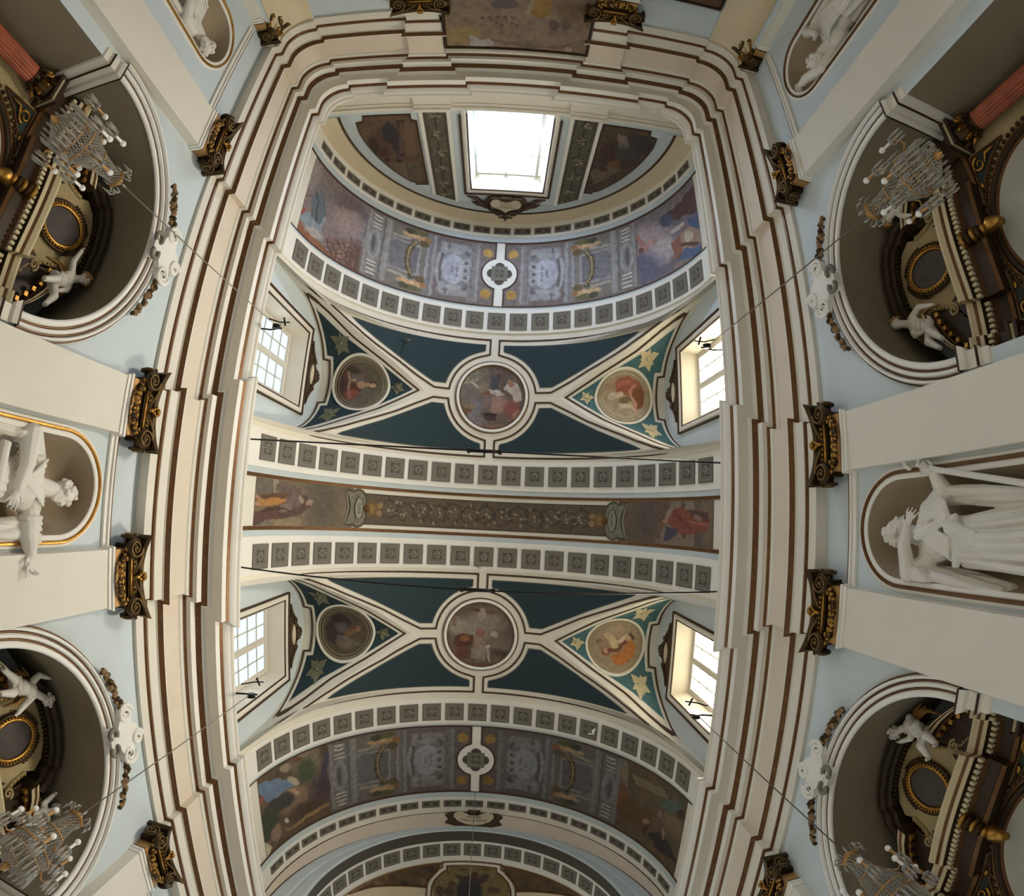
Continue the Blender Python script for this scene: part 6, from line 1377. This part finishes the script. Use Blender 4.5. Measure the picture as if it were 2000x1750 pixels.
# ------------------------------------------------------------------ crystal chandeliers on long cords, and their pulleys on the cornice
def chandelier():
    P = bpy.data.objects.new('chandelier', None); COL.objects.link(P)   # origin: top of the body
    b = MB(); oct_ = [(1, 0, 0), (-1, 0, 0), (0, 1, 0), (0, -1, 0), (0, 0, 1.3), (0, 0, -1.3)]; of = [(0, 2, 4), (2, 1, 4), (1, 3, 4), (3, 0, 4), (2, 0, 5), (1, 2, 5), (3, 1, 5), (0, 3, 5)]
    def bead(c, r): b.add([(c[0]+x*r, c[1]+y*r, c[2]+z*r) for x, y, z in oct_], of)
    prof = [(.07, -.06), (.085, -.2), (.11, -.36), (.15, -.5), (.20, -.62), (.235, -.72), (.24, -.80), (.21, -.90), (.15, -.99), (.07, -1.06)]
    rs = np.array(prof); L = np.concatenate([[0], np.cumsum(np.hypot(*np.diff(rs, axis=0).T))])
    for i, l in enumerate(np.arange(0, L[-1], .027)):
        r = float(np.interp(l, L, rs[:, 0])); z = float(np.interp(l, L, rs[:, 1])); n = max(8, int(2*PI*r/.034))
        for k in range(n): a = 2*PI*(k+.5*(i % 2))/n; bead((r*math.cos(a), r*math.sin(a), z), .0135)
    b.build('bead_curtain', CRYSTAL, P, kind='stuff')
    s = MB(); s.lathe([(.012, .02), (.012, -1.0)], (0, 0, 0), 8, 0); 
    for r, z in ((.10, -.04), (.13, -.40), (.245, -.73), (.22, -.86)): s.tube([(r*math.cos(a), r*math.sin(a), z) for a in np.linspace(0, 2*PI, 25)[:-1]], .010, 6, 0, True)
    s.lathe([(.001, .05), (.035, .04), (.05, .0), (.09, -.03), (.10, -.05), (.05, -.06)], (0, 0, 0), 14, 0); s.lathe([(.001, -1.16), (.03, -1.12), (.045, -1.07), (.02, -1.03)], (0, 0, 0), 12, 0); s.build('frame', BGOLD, P)
    cr = MB()
    for k in range(10): a = 2*PI*k/10; cr.tube([(.09*math.cos(a), .09*math.sin(a), -.04), (.15*math.cos(a), .15*math.sin(a), .05), (.18*math.cos(a), .18*math.sin(a), .0), (.18*math.cos(a), .18*math.sin(a), -.08)], [.008, .012, .014, .004], 5)
    cr.build('crown_drops', CRYSTAL, P)
    for k in range(10):
        a = 2*PI*k/10; up = k % 2; R = .40 if not up else .33; z = -.80 if not up else -.52; c, s_ = math.cos(a), math.sin(a); r0 = .22 if not up else .15
        arm = MB(); arm.tube([(r0*c, r0*s_, z), ((r0+.08)*c, (r0+.08)*s_, z-.09), ((R-.04)*c, (R-.04)*s_, z-.07), (R*c, R*s_, z)], .011, 7, 0); arm.lathe([(.008, z-.01), (.05, z), (.055, z+.015), (.01, z+.012)], (R*c, R*s_, 0), 12, 1); arm = arm.build('arm', [BGOLD, CRYSTAL], P)
        ca = MB(); ca.lathe([(.016, z), (.016, z+.13), (.001, z+.13)], (R*c, R*s_, 0), 10, 0); ca.build('candle_tube', BGOLD if k % 3 else MATS['plaster_white'], arm)
        bu = MB(); bu.ball((R*c, R*s_, z+.165), (.034, .034, .04), 10); bu.build('bulb', BULB, arm)
        dr = MB()
        for j in range(6):
            q = 2*PI*j/6; x, y = R*c+.048*math.cos(q), R*s_+.048*math.sin(q); dr.tube([(x, y, z), (x, y, z-.05), (x, y, z-.13), (x, y, z-.16)], [.004, .012, .014, .002], 5)
        dr.build('drops', CRYSTAL, arm)
    pe = MB()
    for k in range(22): a = 2*PI*k/22; r = .235; pe.tube([(r*math.cos(a), r*math.sin(a), -.84), (r*math.cos(a), r*math.sin(a), -.90), (r*math.cos(a), r*math.sin(a), -1.02), (r*math.cos(a), r*math.sin(a), -1.06)], [.004, .013, .016, .002], 5)
    pe.build('long_drops', CRYSTAL, P, kind='stuff')
    return P
C0 = chandelier()
CHS = ((-1, -3.37, 3.36, 'crystal chandelier hanging before the upper left chapel', 'upper left'), (1, -3.41, 3.36, 'dim crystal chandelier hanging before the upper right chapel', 'upper right'), (-1, 3.62, 3.54, 'crystal chandelier hanging before the lower left chapel', 'lower left'), (1, 3.58, 3.55, 'dim crystal chandelier hanging before the lower right chapel', 'lower right'))
for i, (sgn, y, zt, lb, wh) in enumerate(CHS):
    o = C0 if i == 0 else copy_tree(C0)
    o.location = (sgn*4.15, YM+y, zt); o.rotation_euler.z = .3*i; o['label'] = lb; o['category'] = 'chandelier'; o['group'] = 'crystal chandeliers'
    cm = MB(); cm.tube([(0, 0, .02), (.004, 0, 2.2), (0, 0, 4.32)], .009, 6); c = cm.build('cord', CORD, None); c.parent = o
    t = thing('pulley', (sgn*4.25, YM+y, 7.9), 'small black iron pulley with bracket on the cornice before the %s window' % wh, 'pulley', 'cornice pulleys of the chandeliers')
    b = MB(); X = lambda x: sgn*x
    b.tube([(X(4.6), YM+y+.05, 7.9), (X(4.3), YM+y+.05, 8.02), (X(4.05), YM+y+.02, 8.02)], .018, 6); b.tube([(X(4.35), YM+y-.16, 7.95), (X(4.2), YM+y-.16, 8.16), (X(4.0), YM+y-.18, 8.22)], .014, 6); b.tube([(X(4.12), YM+y-.26, 8.16), (X(4.08), YM+y-.10, 8.20)], .02, 6); b.build('bracket', IRON, t)
    w_ = MB(); w_.lathe([(.001, -.03), (.085, -.03), (.07, 0), (.085, .03), (.001, .03)], (X(4.13), YM+y+.02, 7.93), 16, 0, Matrix(((1, 0, 0), (0, 0, 1), (0, 1, 0)))); w_.build('wheel', IRON, t)
# thin wire and stray hooks of the vault
t = thing('hanging_wire', (0.02, YM+9.05, 13.9), 'thin wire hanging from the vault before the choir arch', 'wire'); q = MB(); q.tube([(.02, YM+9.05, 14.0), (.02, YM+9.05, 6.0)], .010, 5); q.build('wire', CORD, t)
for (y, s, lb) in ((-5.0, -2.85, 'small grey plaster hook hanging in the upper left teal panel'), (1.56, -.10, 'small pale hook hanging from the coffered rib at the crown'), (6.05, 3.72, 'small pale peg on the lower right coffered rib')):
    p = Vector(V(y, s, .04)); t = thing('vault_hook', p, lb, 'hook'); q = MB(); d = Vector((-p.x*.2, .0, -1)).normalized(); q.tube([p, p+d*.18, p+d*.28+Vector((.06, .02, 0))], [.05, .04, .02], 8); q.build('hook', WHITE if y > 0 else GREYC, t)
    q = MB(); q.tube([p+d*.26+Vector((-.10, .03, 0)), p+d*.28+Vector((.08, .05, 0))], .018, 6); q.build('peg', WHITE if y > 0 else GREYC, t)
